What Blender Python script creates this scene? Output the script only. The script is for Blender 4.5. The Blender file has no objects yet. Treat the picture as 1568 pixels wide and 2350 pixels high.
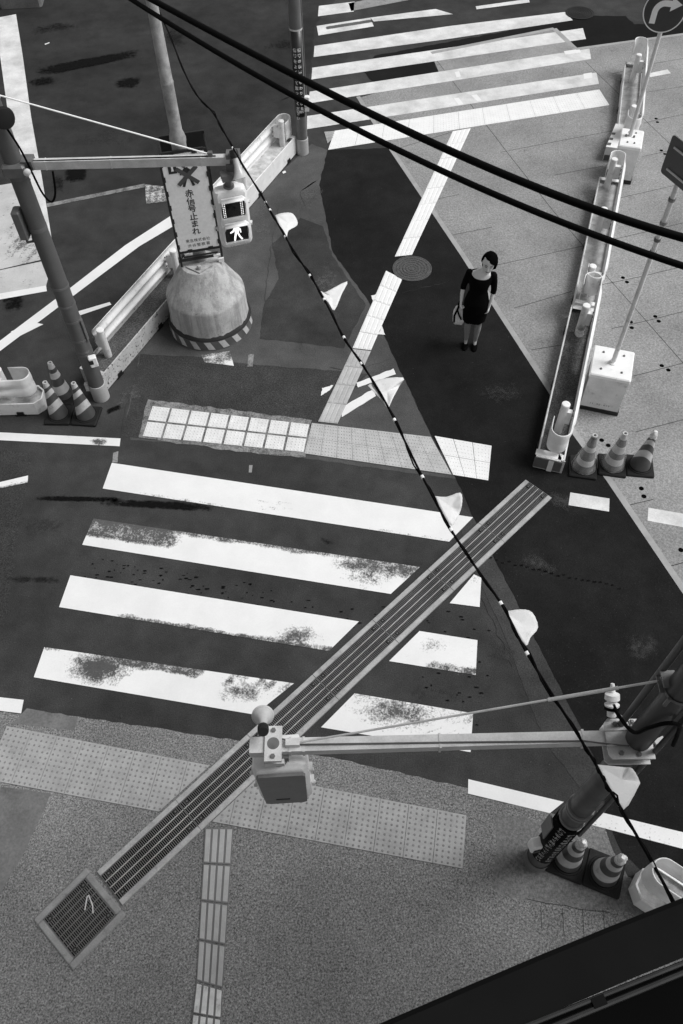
import bpy, bmesh, math, random
import numpy as np
from mathutils import Vector, Matrix
random.seed(7)
C = bpy.context.scene.collection
R_ = math.radians
PI = math.pi
# ------------------------------------------------------------------ survey: camera and ground plane
# the photograph was measured on a 1568 x 2350 grid; the camera was calibrated from the 30 cm
# tactile tiles, the 45 cm crosswalk stripes and the vertical poles
F, CX, CY, NX, NY, CAMH = 1828.0, 784.0, 1175.2, 815.4, 2465.0, 8.6
_n = np.array([NX - CX, NY - CY, F]); _n /= np.linalg.norm(_n)
_z = -_n
_y = np.array([0, 0, 1.0]); _y = _y - _y.dot(_z) * _z; _y /= np.linalg.norm(_y)
_x = np.cross(_y, _z)
RM = np.array([_x, _y, _z])

def G(a, b, h=0.0):
    d = RM @ np.array([a - CX, b - CY, F]); t = (CAMH - h) / -d[2]
    return Vector((d[0] * t, d[1] * t, CAMH + d[2] * t))

def Vp(w):
    d = RM.T @ (np.array(w) - np.array([0, 0, CAMH]))
    return CX + F * d[0] / d[2], CY + F * d[1] / d[2]

def hz(x, y, py):
    lo, hi = 0.0, 8.0
    for _ in range(40):
        m = (lo + hi) / 2
        if Vp((x, y, m))[1] > py: lo = m
        else: hi = m
    return lo

# ------------------------------------------------------------------ materials (all neutral greys: a black-and-white photograph)
class NT:
    def __init__(s, name):
        s.m = bpy.data.materials.new(name); s.m.use_nodes = True
        s.t = s.m.node_tree; s.b = s.t.nodes['Principled BSDF']; s.out = s.t.nodes['Material Output']
        s.pos = s.n('ShaderNodeNewGeometry').outputs['Position']
    def n(s, kind, **kw):
        o = s.t.nodes.new(kind)
        for k, v in kw.items(): setattr(o, k, v)
        return o
    def link(s, a, b): s.t.links.new(a, b)
    def val(s, sock, v):
        if hasattr(v, 'node'): s.link(v, sock)
        else: sock.default_value = v
    def noise(s, scale, detail=3, rough=.55, stretch=None):
        o = s.n('ShaderNodeTexNoise'); o.inputs['Scale'].default_value = scale
        o.inputs['Detail'].default_value = detail; o.inputs['Roughness'].default_value = rough
        src = s.pos
        if stretch:
            mp = s.n('ShaderNodeMapping'); mp.inputs['Rotation'].default_value = (0, 0, stretch[2])
            mp.inputs['Scale'].default_value = (stretch[0], stretch[1], 1)
            s.link(s.pos, mp.inputs[0]); src = mp.outputs[0]
        s.link(src, o.inputs['Vector']); return o.outputs[0]
    def rng(s, x, a, b, c, d, smooth=False):
        o = s.n('ShaderNodeMapRange')
        if smooth: o.interpolation_type = 'SMOOTHSTEP'
        for i, v in enumerate((x, a, b, c, d)): s.val(o.inputs[i], v)
        return o.outputs[0]
    def math(s, op, a, b=0.0):
        o = s.n('ShaderNodeMath', operation=op); s.val(o.inputs[0], a); s.val(o.inputs[1], b); return o.outputs[0]
    def mix(s, f, a, b):
        # a + f*(b-a), scalar
        d = s.math('SUBTRACT', b, a); return s.math('ADD', a, s.math('MULTIPLY', f, d))
    def attr(s, name):
        o = s.n('ShaderNodeAttribute'); o.attribute_name = name; return o.outputs['Fac']
    def color(s, v):
        o = s.n('ShaderNodeCombineColor')
        for i in range(3): s.val(o.inputs[i], v)
        s.link(o.outputs[0], s.b.inputs['Base Color'])
    def bump(s, h, strength=.3, dist=.01):
        o = s.n('ShaderNodeBump'); o.inputs['Strength'].default_value = strength; o.inputs['Distance'].default_value = dist
        s.link(h, o.inputs['Height']); s.link(o.outputs[0], s.b.inputs['Normal'])
    def rough(s, v): s.val(s.b.inputs['Roughness'], v)
    def alpha(s, v): s.val(s.b.inputs['Alpha'], v)

def asphalt_val(N, v, grain=.35, gscale=70, blotch=.25, specks=.5):
    grain, blotch = grain * 1.25, blotch * 1.45
    fine = N.noise(gscale, 4, .65)
    f = N.rng(fine, .25, .75, 1 - grain, 1 + grain)
    big = N.rng(N.noise(.45, 6, .6), .3, .7, 1 - blotch, 1 + blotch)
    mid = N.rng(N.noise(3.2, 5, .6), .3, .7, 1 - blotch * .55, 1 + blotch * .55)
    x = N.math('MULTIPLY', N.math('MULTIPLY', f, big), N.math('MULTIPLY', mid, v))
    st = N.rng(N.noise(1.7, 7, .7, (1.6, .6, .3)), .66, .76, 1, .55, True)
    x = N.math('MULTIPLY', x, st)
    if specks:
        vo = N.n('ShaderNodeTexVoronoi'); vo.inputs['Scale'].default_value = 9; N.link(N.pos, vo.inputs['Vector'])
        sp = N.rng(vo.outputs['Distance'], .028, .045, 1, 0)
        sel = N.rng(N.noise(2.0, 3), .5, .56, 0, specks)
        x = N.math('ADD', x, N.math('MULTIPLY', N.math('MULTIPLY', sp, sel), .22))
        v2 = N.n('ShaderNodeTexVoronoi'); v2.inputs['Scale'].default_value = 24; N.link(N.pos, v2.inputs['Vector'])
        x = N.math('ADD', x, N.math('MULTIPLY', N.rng(v2.outputs['Distance'], .1, .2, .03, 0), N.rng(N.noise(1.2, 4), .45, .6, .1, specks)))
    return x, fine

def asphalt(name, v, grain=.35, gscale=70, blotch=.25, specks=.5, rough=.95):
    N = NT(name); x, fine = asphalt_val(N, v, grain, gscale, blotch, specks)
    N.color(x); N.rough(rough); N.bump(fine, .35, .01); N.b.inputs['Specular IOR Level'].default_value = .1
    return N.m

def aggregate(name, v, grain=.6, scale=42):
    N = NT(name)
    a = N.noise(scale, 5, .75); b = N.noise(scale * 2.6, 3, .7)
    g = N.math('MULTIPLY', N.rng(a, .33, .67, 1 - grain, 1 + grain), N.rng(b, .3, .7, 1 - grain * .7, 1 + grain * .7))
    big = N.rng(N.noise(.7, 5, .6), .3, .7, .78, 1.22)
    st = N.rng(N.noise(2.3, 6, .65), .58, .75, 1, .7, True)
    vo = N.n('ShaderNodeTexVoronoi'); vo.inputs['Scale'].default_value = 3.2; N.link(N.pos, vo.inputs['Vector'])
    st = N.math('MULTIPLY', st, N.rng(vo.outputs['Distance'], .03, .045, .4, 1))
    N.color(N.math('MULTIPLY', N.math('MULTIPLY', g, v), N.math('MULTIPLY', big, st)))
    N.rough(.8); N.bump(a, .5, .006); N.b.inputs['Specular IOR Level'].default_value = .3
    return N.m

def worn(name, v=.8, under=.05, scale=46, dirt=.1, soft=.05):
    "paint whose vertex attribute 'wear' says how far it is worn through to the road"
    N = NT(name)
    w = N.attr('wear')
    t = N.noise(scale, 6, .72); co = N.noise(7, 5, .65)
    tt = N.mix(.42, t, co)
    thr = N.math('ADD', N.math('MULTIPLY', w, .5), .12)
    sf = N.math('ADD', N.math('MULTIPLY', w, .05), soft * .5)
    mask = N.rng(tt, N.math('SUBTRACT', thr, sf), N.math('ADD', thr, sf), .04, 1)
    base, fine = asphalt_val(N, under, specks=0)
    d = N.rng(N.noise(2.2, 6, .6), .35, .7, 1, 1 - dirt)
    d2 = N.rng(N.noise(60, 3, .6), .3, .7, 1 - dirt * .35, 1 + dirt * .2)
    paint = N.math('MULTIPLY', N.math('MULTIPLY', d, d2), v)
    N.color(N.mix(mask, base, paint)); N.rough(.75); N.bump(fine, .15, .006)
    return N.m

def plain(name, v, rough=.5, metal=0.0, var=.12, scale=6.0, fine=.06, spec=.5, dirt=0.0, dscale=5.0, bump=0.0):
    N = NT(name)
    a = N.rng(N.noise(scale, 5, .6), .3, .7, 1 - var, 1 + var)
    b = N.rng(N.noise(scale * 12, 3, .6), .3, .7, 1 - fine, 1 + fine)
    x = N.math('MULTIPLY', N.math('MULTIPLY', a, b), v)
    if dirt:
        m = N.rng(N.noise(dscale, 7, .7), .55, .7, 1, 1 - dirt, True); x = N.math('MULTIPLY', x, m)
    N.color(x)
    N.rough(N.rng(N.noise(scale * 2, 4), .3, .7, max(.05, rough - .1), min(1, rough + .1)))
    N.b.inputs['Metallic'].default_value = metal; N.b.inputs['Specular IOR Level'].default_value = spec
    if bump: N.bump(N.noise(scale * 10, 4), bump, .01)
    return N.m

def spotted(name, v, dark=.12, scale=16, cut=.64, rough=.5):
    N = NT(name)
    m = N.rng(N.noise(scale, 4, .6), cut, cut + .03, 0, 1)
    a = N.rng(N.noise(5, 6, .65), .3, .7, .82, 1.1)
    N.color(N.mix(m, N.math('MULTIPLY', a, v), dark)); N.rough(rough); return N.m

def emis(name, v, strength):
    N = NT(name); N.color(v); N.b.inputs['Emission Color'].default_value = (1, 1, 1, 1)
    N.b.inputs['Emission Strength'].default_value = strength; return N.m

def film(name, v=.5, a=.18):
    N = NT(name); N.color(v); N.rough(.12)
    N.alpha(N.rng(N.noise(9, 4), .35, .7, a * .5, a * 1.8)); return N.m

def stain(name, v):
    N = NT(name); N.color(v); N.rough(.9); N.b.inputs['Specular IOR Level'].default_value = .06
    w = N.attr('wear'); t = N.mix(.5, N.noise(14, 6, .7), N.noise(3.5, 5, .6))
    N.alpha(N.rng(N.math('ADD', N.rng(t, .3, .7, 0, 1), N.math('MULTIPLY', w, 1.0)), .75, 1.6, 0, .95, True)); return N.m

M = {}
M['asphalt'] = asphalt('road asphalt', .045)
M['asphalt_dark'] = asphalt('fresh dark asphalt', .0135, .3, 60, .25, .5)
M['asphalt_black'] = asphalt('black sealed asphalt', .010, .25, 60, .2, .15)
M['asphalt_mid'] = asphalt('grey island asphalt', .08, .3, 60, .22, .4)
M['asphalt_far'] = asphalt('far dark road asphalt', .033, .3, 50, .24, .5)
M['asphalt_edge'] = asphalt('worn asphalt edge', .053, .35, 60, .22, .5)
M['asphalt_patch'] = asphalt('coarse patch asphalt', .045, .6, 55, .2, .9)
M['asphalt_fill'] = asphalt('barrier ballast asphalt', .085, .75, 45, .3, .8)
M['fill_dusty'] = plain('dusty ballast concrete', .48, .9, 0, .35, 7, .12, .2, .45, 4)
M['pavement'] = aggregate('washed aggregate', .178, .85, 55)
M['deck'] = aggregate('anti-slip decking', .25, .38, 34)
M['deck_lo'] = plain('kerb strip of decking', .33, .75, 0, .14, 4, .06, .3, .25, 3)
M['conc'] = plain('paving concrete', .16, .85, 0, .22, 3, .16, .2, .3, 4, .2)
M['conc_rough'] = aggregate('weathered concrete', .165, .38, 30)
M['seam'] = plain('dark joint', .03, .9)
M['paint'] = worn('fresh road paint', .80, .045, 46, .09, .08)
M['paint_old'] = worn('old road paint', .76, .06, 30, .36, .11)
M['paint_line'] = worn('old grey line', .3, .06, 40, .3, .09)
M['paint_speck'] = worn('speckled island paint', .56, .1, 26, .25, .03)
M['tile_grey'] = plain('grey tactile tile', .35, .75, 0, .14, 4, .08, .3, .2, 5)
M['stud'] = plain('shade-toned tactile stud', .22, .7, 0, .2, 20, .1, .3)  # darker than the tile: shading around each dot is put into its colour
M['bar_gap'] = plain('dark guide slab', .15, .8, 0, .2, 8)  # slab between the guide bars, darker in tone than the bars
M['tile_white'] = plain('white tactile tile', .70, .7, 0, .1, 5, .05, .3, .14, 9)
M['vinyl'] = plain('white tactile vinyl', .80, .6, 0, .05, 4, .03, .3, .06, 9)
M['grout'] = worn('mortar smear', .30, .04, 60, .3, .08)
M['steel'] = plain('galvanised grating', .17, .5, .4, .2, 3, .12)
M['steel_bar'] = plain('bright grating bar', .55, .5, .3, .2, 3, .12)
M['steel_frame'] = plain('galvanised frame', .36, .6, 0, .2, 5, .14, .4, .3, 8)
M['basin_frame'] = plain('stained basin kerb', .25, .7, 0, .2, 6, .14, .3, .3, 8)
M['pit'] = plain('drain pit', .004, 1, 0, .1, 3, 0, 0)
M['iron'] = plain('cast iron cover', .085, .5, .3, .35, 26, .3, .5, .3, 14, .6)
M['iron_dark'] = plain('dark cast iron cover', .014, .6, .2, .4, 30, .3, .4)
M['white_metal'] = plain('white enamelled steel', .82, .45, 0, .08, 5, .03, .4, .3, 6)
M['white_worn'] = spotted('chipped white steel', .52, .03, 24, .6)
M['white_dull'] = plain('dull white steel', .70, .5, 0, .12, 5, .05, .4, .32, 7)
M['white_box'] = plain('white ballast box', .82, .5, 0, .06, 4, .03, .4, .2, 9)
def concrete(name, v):
    N = NT(name)
    st = N.rng(N.noise(.9, 6, .7, (9, 9, .4)), .42, .62, 1.08, .72, True)
    bl = N.rng(N.noise(3.0, 7, .7), .3, .7, .8, 1.2); fi = N.rng(N.noise(60, 4, .7), .3, .7, .86, 1.14)
    pits = N.rng(N.noise(26, 3, .6), .66, .7, 1, .55); dk = N.rng(N.noise(1.6, 7, .72), .56, .72, 1, .7, True)
    N.color(N.math('MULTIPLY', N.math('MULTIPLY', N.math('MULTIPLY', st, bl), N.math('MULTIPLY', fi, pits)), N.math('MULTIPLY', dk, v)))
    N.rough(.85); N.bump(N.noise(30, 5, .7), .3, .01); return N.m
M['beacon'] = concrete('weathered beacon concrete', .40)
M['ring_dark'] = plain('beacon rubber band', .012, .7, 0, .3, 8)
M['band_grey'] = plain('reflective band grey', .10, .5, 0, .2, 6)
M['band_white'] = plain('reflective band white', .55, .45, 0, .15, 9, .05, .5, .35, 12)
M['pole_dark'] = plain('dark grey pole paint', .11, .5, .1, .12, 5)
M['pole_mid'] = plain('grey pole paint', .14, .45, .1, .12, 5)
M['pole_pale'] = plain('pale mottled pole', .33, .7, 0, .3, 9, .15, .3, .3, 5)
M['pole_base'] = plain('pale pole sleeve', .42, .6, 0, .1, 5)
M['pole_black'] = plain('near black pole', .06, .4, .1, .15, 4)
M['galv'] = plain('galvanised arm', .60, .5, .15, .15, 8, .08)
M['galv_dark'] = plain('dull bracket steel', .16, .5, .3, .2, 9)
M['black'] = plain('black metal', .010, .4, 0, .2, 6)
M['rubber'] = plain('black rubber', .011, .75, 0, .3, 8, .1, .3)
M['cable'] = plain('black cable sheath', .003, .6, 0, .2, 30, .1, .06)
M['bridge'] = plain('black parapet paint', .0045, .75, 0, .12, 3, .03, .08)
M['bridge_rail'] = plain('dull rail', .02, .4, .2, .15, 5)
M['panel'] = plain('sign panel', .84, .4, 0, .05, 2)
M['ink'] = plain('sign ink', .018, .5)
M['ink_grey'] = plain('sign grey print', .075, .5)
M['sign_blue'] = plain('dark sign face', .045, .4)
M['sign_white'] = plain('sign white', .9, .4, 0, .03)
M['sign_back'] = plain('sign back grey', .10, .45, .2, .08, 3)
M['signal'] = plain('signal housing', .80, .35, 0, .05, 4)
M['signal_back'] = plain('signal back plate', .19, .5, 0, .05, 3)
M['lens'] = plain('dark lens', .004, .15, 0, .1, 5)
M['led'] = emis('lit led', .8, .75)
M['horn'] = plain('horn speaker', .50, .35, 0, .06, 4)
M['cone_w'] = plain('cone white sleeve', .50, .5, 0, .15, 8, .06, .4, .35, 9)
M['cone_r'] = plain('cone coloured plastic', .07, .45, 0, .18, 8)
M['cone_r2'] = plain('cone faded plastic', .125, .45, 0, .18, 8)
M['film'] = film('clear plastic wrap', .75, .16)
M['film_white'] = plain('crumpled white wrap', .62, .25, 0, .3, 18)
M['cloth'] = plain('white marker sheet', .70, .6, 0, .06, 9, .03, .4, .15, 12)
M['skin'] = plain('skin', .66, .5, 0, .08, 9, .03)
M['skin_leg'] = plain('darker leg skin', .27, .5, 0, .08, 9, .03)  # legs below the hem, one tone darker than the other skin
M['dress'] = plain('black dress', .0025, .95, 0, .3, 9, .1, .08)
M['hair'] = plain('black hair', .002, .8, 0, .4, 30, .3, .02)
M['shoe'] = plain('black pump', .002, .7, 0, .1, 6, .03, .03)
M['lip'] = plain('lips', .12, .5)
M['bag'] = plain('white canvas', .78, .8, 0, .2, 12, .1, .2, .2, 10)
M['stain'] = stain('oil stain', .006)
M['stain_mid'] = stain('damp stain', .017)
M['paper'] = plain('paper scrap', .7, .8)
M['dirt'] = plain('dirt', .03, .9)

# ------------------------------------------------------------------ mesh builder
ZR = 4.0
def catm(P, k=6):
    out = []
    for i in range(len(P) - 1):
        p0, p1, p2, p3 = P[max(0, i - 1)], P[i], P[i + 1], P[min(len(P) - 1, i + 2)]
        for j in range(k):
            t = j / k; out.append(.5 * ((2 * p1) + (p2 - p0) * t + (2 * p0 - 5 * p1 + 4 * p2 - p3) * t * t + (3 * p1 - p0 - 3 * p2 + p3) * t ** 3))
    return out + [P[-1]]
class MB:
    def __init__(s): s.v = []; s.f = []; s.mi = []; s.w = None
    def add(s, v, f, mi=0):
        o = len(s.v); s.v += [Vector(p) for p in v]; s.f += [tuple(i + o for i in q) for q in f]; s.mi += [mi] * len(f); return s
    def box(s, c, size, rot=None, mi=0, bev=0.0):
        hx, hy, h = (d / 2 for d in size); c = Vector(c)
        if bev:
            b = bev; pts = []
            ring = [(-hx + b, -hy), (hx - b, -hy), (hx, -hy + b), (hx, hy - b), (hx - b, hy), (-hx + b, hy), (-hx, hy - b), (-hx, -hy + b)]
            inn = [(math.copysign(hx - b, x), math.copysign(hy - b, y)) for x, y in ring]
            R = [[(x, y, -h + 0) for x, y in ring], [(x, y, h - b) for x, y in ring], [(x * (hx - b) / hx, y * (hy - b) / hy, h) for x, y in ring]]
            v = [p for r in R for p in r]; f = []
            for k in range(2):
                for i in range(8): f.append((k * 8 + i, k * 8 + (i + 1) % 8, k * 8 + 8 + (i + 1) % 8, k * 8 + 8 + i))
            f.append(tuple(range(7, -1, -1))); f.append(tuple(range(16, 24)))
        else:
            v = [(x, y, z) for z in (-h, h) for x, y in ((-hx, -hy), (hx, -hy), (hx, hy), (-hx, hy))]
            f = [(3, 2, 1, 0), (4, 5, 6, 7), (0, 1, 5, 4), (1, 2, 6, 5), (2, 3, 7, 6), (3, 0, 4, 7)]
        v = [Vector(p) for p in v]
        if rot is not None: v = [rot @ p for p in v]
        return s.add([p + c for p in v], f, mi)
    def loft(s, rings, cap0=True, cap1=True, mi=0, closed=True):
        n = len(rings[0]); v = [p for r in rings for p in r]; f = []
        for k in range(len(rings) - 1):
            for i in range(n if closed else n - 1):
                j = (i + 1) % n; f.append((k * n + i, k * n + j, k * n + n + j, k * n + n + i))
        if cap0: f.append(tuple(range(n - 1, -1, -1)))
        if cap1: f.append(tuple(range((len(rings) - 1) * n, len(rings) * n)))
        return s.add(v, f, mi)
    def tube(s, pts, r, n=10, cap=True, mi=0, ell=1.0):
        pts = [Vector(p) for p in pts]; rr = r if isinstance(r, (list, tuple)) else [r] * len(pts)
        rings = []; prev = None
        for i, p in enumerate(pts):
            d = (pts[min(i + 1, len(pts) - 1)] - pts[max(i - 1, 0)]).normalized()
            if prev is None:
                up = Vector((0, 0, 1)) if abs(d.z) < .9 else Vector((0, 1, 0)); a = d.cross(up).normalized()
            else: a = (prev - d * prev.dot(d)).normalized()
            prev = a; b = d.cross(a)
            rings.append([p + (a * math.cos(2 * PI * k / n) + b * math.sin(2 * PI * k / n) * ell) * rr[i] for k in range(n)])
        return s.loft(rings, cap, cap, mi)
    def lathe(s, prof, n=24, c=(0, 0, 0), mi=0, cap0=False, cap1=False, axis=None, tilt=0.0):
        c = Vector(c); q = Vector((0, 0, 1)).rotation_difference(Vector(axis)) if axis is not None else None
        rings = []
        for r, z in prof:
            ring = []
            for k in range(n):
                a = 2 * PI * k / n; p = Vector((r * math.cos(a), r * math.sin(a), z + tilt * r * math.cos(a)))
                if q: p = q @ p
                ring.append(p + c)
            rings.append(ring)
        return s.loft(rings, cap0, cap1, mi)
    def ball(s, c, r, n=12, m=8, mi=0):
        rx, ry, rz = r if isinstance(r, (tuple, list)) else (r, r, r); c = Vector(c); rings = []
        for k in range(m + 1):
            t = PI * (k / m - .5) * .98
            rings.append([c + Vector((rx * math.cos(t) * math.cos(2 * PI * i / n), ry * math.cos(t) * math.sin(2 * PI * i / n), rz * math.sin(t))) for i in range(n)])
        return s.loft(rings, True, True, mi)
    def prism(s, pts, h, mi=0):
        "closed outline (3D points, one plane) thickened by the vector h"
        pts = [Vector(p) for p in pts]; h = Vector(h); n = len(pts)
        return s.add(pts + [p + h for p in pts], [tuple(range(n - 1, -1, -1)), tuple(range(n, 2 * n))] + [(i, (i + 1) % n, n + (i + 1) % n, n + i) for i in range(n)], mi)
    def xf(s, mat):
        s.v = [mat @ p for p in s.v]; return s
    def build(s, name, mat, parent=None, smooth=False, world=False, solid=0.0, weld=False, ang=40):
        me = bpy.data.meshes.new(name)
        vs = s.v
        if parent is not None and world: inv = MATS[parent.name].inverted(); vs = [inv @ p for p in vs]
        me.from_pydata([tuple(p) for p in vs], [], s.f); me.validate(); 
        for m in (mat if isinstance(mat, (list, tuple)) else [mat]): me.materials.append(m)
        if len(s.mi) == len(me.polygons): me.polygons.foreach_set('material_index', s.mi)
        bm = bmesh.new(); bm.from_mesh(me)
        if weld: bmesh.ops.remove_doubles(bm, verts=bm.verts, dist=1e-5)
        bmesh.ops.recalc_face_normals(bm, faces=bm.faces)
        if smooth:
            for f in bm.faces: f.smooth = True
            for e in bm.edges:
                if len(e.link_faces) == 2 and e.calc_face_angle(0) > R_(ang): e.smooth = False
        bm.to_mesh(me); bm.free()
        o = bpy.data.objects.new(name, me); C.objects.link(o)
        if parent is not None: o.parent = parent
        if solid:
            md = o.modifiers.new('thickness', 'SOLIDIFY'); md.thickness = solid; md.offset = 0
        return o

MATS = {}
def thing(name, label, cat, loc=(0, 0, 0), rotz=0.0, group=None):
    o = bpy.data.objects.new(name, None); C.objects.link(o); o.location = loc; o.rotation_euler = (0, 0, rotz)
    o.empty_display_size = .2
    MATS[o.name] = Matrix.Translation(Vector(loc)) @ Matrix.Rotation(rotz, 4, 'Z')
    o['label'] = label; o['category'] = cat
    if group: o['group'] = group
    return o
def tag(o, label, cat, group=None, kind=None):
    o['label'] = label; o['category'] = cat
    if group: o['group'] = group
    if kind: o['kind'] = kind
    return o
def structure(o): o['kind'] = 'structure'; return o
def rotm(rz): return Matrix.Rotation(rz, 3, 'Z')

# ------------------------------------------------------------------ flat sheets on the ground
LV = .0015   # step between sheets
def jag(pts, step=.12, amp=.012, seed=1):
    rnd = random.Random(seed); out = []
    for i, p in enumerate(pts):
        q = pts[(i + 1) % len(pts)]; L = (q - p).length; k = max(1, min(120, int(L / step)))
        nrm = Vector((-(q - p).y, (q - p).x, 0)).normalized() if L else Vector()
        for j in range(k):
            a = rnd.uniform(-amp, amp) if j else 0
            out.append(p.lerp(q, j / k) + nrm * a)
    return out

def sheet(name, P, lvl, mat, parent=None, amp=0.0, seed=1, world=False):
    pts = P if world else [G(*p) for p in P]
    if amp: pts = jag(pts, .1, amp, seed)
    bm = bmesh.new(); vs = [bm.verts.new((p.x, p.y, lvl * .0015)) for p in pts]
    f = bm.faces.new(vs); bm.normal_update()
    if f.normal.z < 0: f.normal_flip()
    bmesh.ops.triangulate(bm, faces=bm.faces[:])
    me = bpy.data.meshes.new(name); bm.to_mesh(me); bm.free(); me.materials.append(mat)
    o = bpy.data.objects.new(name, me); C.objects.link(o)
    if parent: o.parent = parent
    return o

def wornquad(name, P, lvl, mat, parent, wear=None, nu=48, nv=10, edge=0.0, seed=1):
    "P = top-left, top-right, bottom-right, bottom-left on the photograph; wear(u,v) 0..1"
    a, b, c, d = [G(*p) for p in P]; vs = []; ws = []; fs = []
    rnd = random.Random(seed)
    for j in range(nv + 1):
        for i in range(nu + 1):
            u, v = i / nu, j / nv
            p = a.lerp(b, u).lerp(d.lerp(c, u), v)
            if edge and (i in (0, nu) or j in (0, nv)): p = p + Vector((rnd.uniform(-edge, edge), rnd.uniform(-edge, edge), 0))
            vs.append((p.x, p.y, lvl * .0015)); ws.append(min(1.3, max(0, wear(u, v))) if wear else 0)
    for j in range(nv):
        for i in range(nu):
            q = j * (nu + 1) + i; fs.append((q + nu + 1, q + nu + 2, q + 1, q))
    me = bpy.data.meshes.new(name); me.from_pydata(vs, [], fs)
    at = me.attributes.new('wear', 'FLOAT', 'POINT'); at.data.foreach_set('value', ws)
    me.materials.append(mat); o = bpy.data.objects.new(name, me); C.objects.link(o)
    if parent: o.parent = parent
    return o

def sm(a, b, x):
    t = max(0, min(1, (x - a) / (b - a))) if a != b else float(x > a); return t * t * (3 - 2 * t)
def blob(u, v, u0, v0, ru, rv): return max(0, 1 - math.hypot((u - u0) / ru, (v - v0) / rv)) ** .6

road = structure(sheet('road', [Vector(p) for p in ((-90, -60, 0), (90, -60, 0), (90, 120, 0), (-90, 120, 0))], 0, M['asphalt'], world=True))
sheet('asphalt_patch', [(-900, -150), (1000, -150), (770, 0), (722, 60), (700, 300), (640, 395), (470, 415), (395, 430), (332, 424), (107, 470), (-200, 540), (-700, 400)], .8, M['asphalt_far'], road, .02, 21)
# grey island asphalt, the coarse patch and the fresh dark asphalt
ISL = [(560, 480), (640, 400), (716, 330), (752, 345), (733, 425), (765, 580), (845, 690), (905, 820), (990, 1000), (1050, 1100), (698, 1052), (560, 1026), (300, 1010), (290, 960), (320, 815), (250, 880), (230, 860), (395, 640), (470, 560)]
sheet('asphalt_patch', ISL, 1, M['asphalt_mid'], road, .012, 3)
sheet('asphalt_patch', [(322, 812), (460, 820), (590, 838), (760, 850), (845, 858), (740, 965), (700, 1042), (560, 1030), (277, 1003), (300, 925)], 2, M['asphalt_patch'], road, .012, 4)
sheet('asphalt_patch', [(624, 560), (640, 640), (606, 700), (596, 778), (700, 788), (790, 800), (840, 700), (762, 586), (742, 520), (690, 500)], 2, M['asphalt'], road, .014, 14)
sheet('asphalt_patch', [(0, 1035), (75, 1035), (38, 1240), (20, 1400), (0, 1440)], 2, M['asphalt_patch'], road, .02, 15)
sheet('asphalt_patch', [(1030, 1130), (1088, 1190), (1195, 1400), (1334, 1671), (1390, 1800), (1368, 1860), (1250, 1700), (1150, 1440), (1080, 1290)], 2, M['asphalt_edge'], road, .012, 16)
DARK = [(752, 345), (896, 340), (1064, 590), (1150, 725), (1265, 900), (1312, 985), (1400, 1105), (1568, 1355), (1900, 1800), (2100, 2300), (1620, 2120), (1430, 1960), (1392, 1868), (1390, 1800), (1334, 1671), (1264, 1535), (1193, 1398), (1130, 1270), (1084, 1184), (1045, 1095), (990, 1000), (905, 820), (845, 690), (765, 580), (733, 425)]
sheet('asphalt_patch', DARK, 3, M['asphalt_dark'], road, .014, 5)
sheet('asphalt_patch', [(860, 128), (1192, 66), (1360, 36), (1437, 37), (1456, 56), (1568, 50), (1900, 20), (1900, 40), (1568, 80), (1324, 114), (1273, 68), (989, 124), (1010, 172), (862, 195), (835, 165)], 3, M['asphalt_black'], road, .02, 6)
# road decking plates
DECK = [(989, 122), (1274, 66), (1321, 112), (1568, 78), (2300, -22), (2600, 1700), (1760, 1640), (1568, 1355), (1400, 1105), (1312, 985), (1265, 900), (1150, 725), (1064, 590), (894, 340), (824, 225), (1010, 172)]
deck = structure(sheet('road_decking', DECK, 4, M['deck']))
def strip(name, pts, w, lvl, mat, parent):
    pts = [G(*p) for p in pts]; L = []; Rr = []
    for i, p in enumerate(pts):
        d = (pts[min(i + 1, len(pts) - 1)] - pts[max(0, i - 1)]).normalized(); n = Vector((-d.y, d.x, 0)) * w / 2
        L.append(p + n); Rr.append(p - n)
    return sheet(name, L + Rr[::-1], lvl, mat, parent, world=True)
strip('edge_strip', [(822, 222), (892, 334), (1064, 588), (1150, 723), (1263, 897), (1311, 983), (1399, 1103), (1568, 1352), (1740, 1600)], .085, 5.2, M['deck_lo'], deck)
strip('edge_strip', [(990, 122), (1272, 66)], .11, 5.2, M['deck_lo'], deck)
strip('edge_strip', [(1272, 66), (1321, 113)], .12, 5.4, M['deck_lo'], deck)
strip('edge_strip', [(1321, 113), (1568, 79), (1900, 33)], .09, 5.6, M['deck_lo'], deck)
SEAMS = [[(989, 122), (1084, 245), (1164, 350), (1274, 490), (1339, 565)], [(1344, 142), (1429, 225)], [(1476, 272), (1539, 332), (1568, 355)], [(1379, 619), (1454, 704), (1568, 834)],
 [(1149, 350), (1409, 300)], [(1274, 402), (1384, 382)], [(1004, 457), (1054, 447)], [(1039, 540), (1129, 522)], [(1141, 609), (1344, 564)], [(1180, 708), (1314, 669)], [(1219, 804), (1291, 792)],
 [(1404, 170), (1434, 163)], [(1382, 654), (1474, 635), (1568, 612)], [(1404, 755), (1480, 738), (1568, 716)], [(1454, 864), (1568, 834)], [(1459, 992), (1568, 964)], [(1444, 1160), (1499, 1147)],
 [(1539, 1300), (1568, 1292)], [(1404, 551), (1485, 532), (1568, 512)], [(1414, 457), (1545, 427), (1568, 421)], [(1475, 360), (1538, 346)], [(1485, 212), (1568, 199)], [(1477, 283), (1568, 263)], [(1501, 146), (1568, 135)], [(900, 345), (1040, 303)]]
for i, s_ in enumerate(SEAMS): strip('plate_seam', s_, .011, 4.7, M['seam'], deck)
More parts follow.
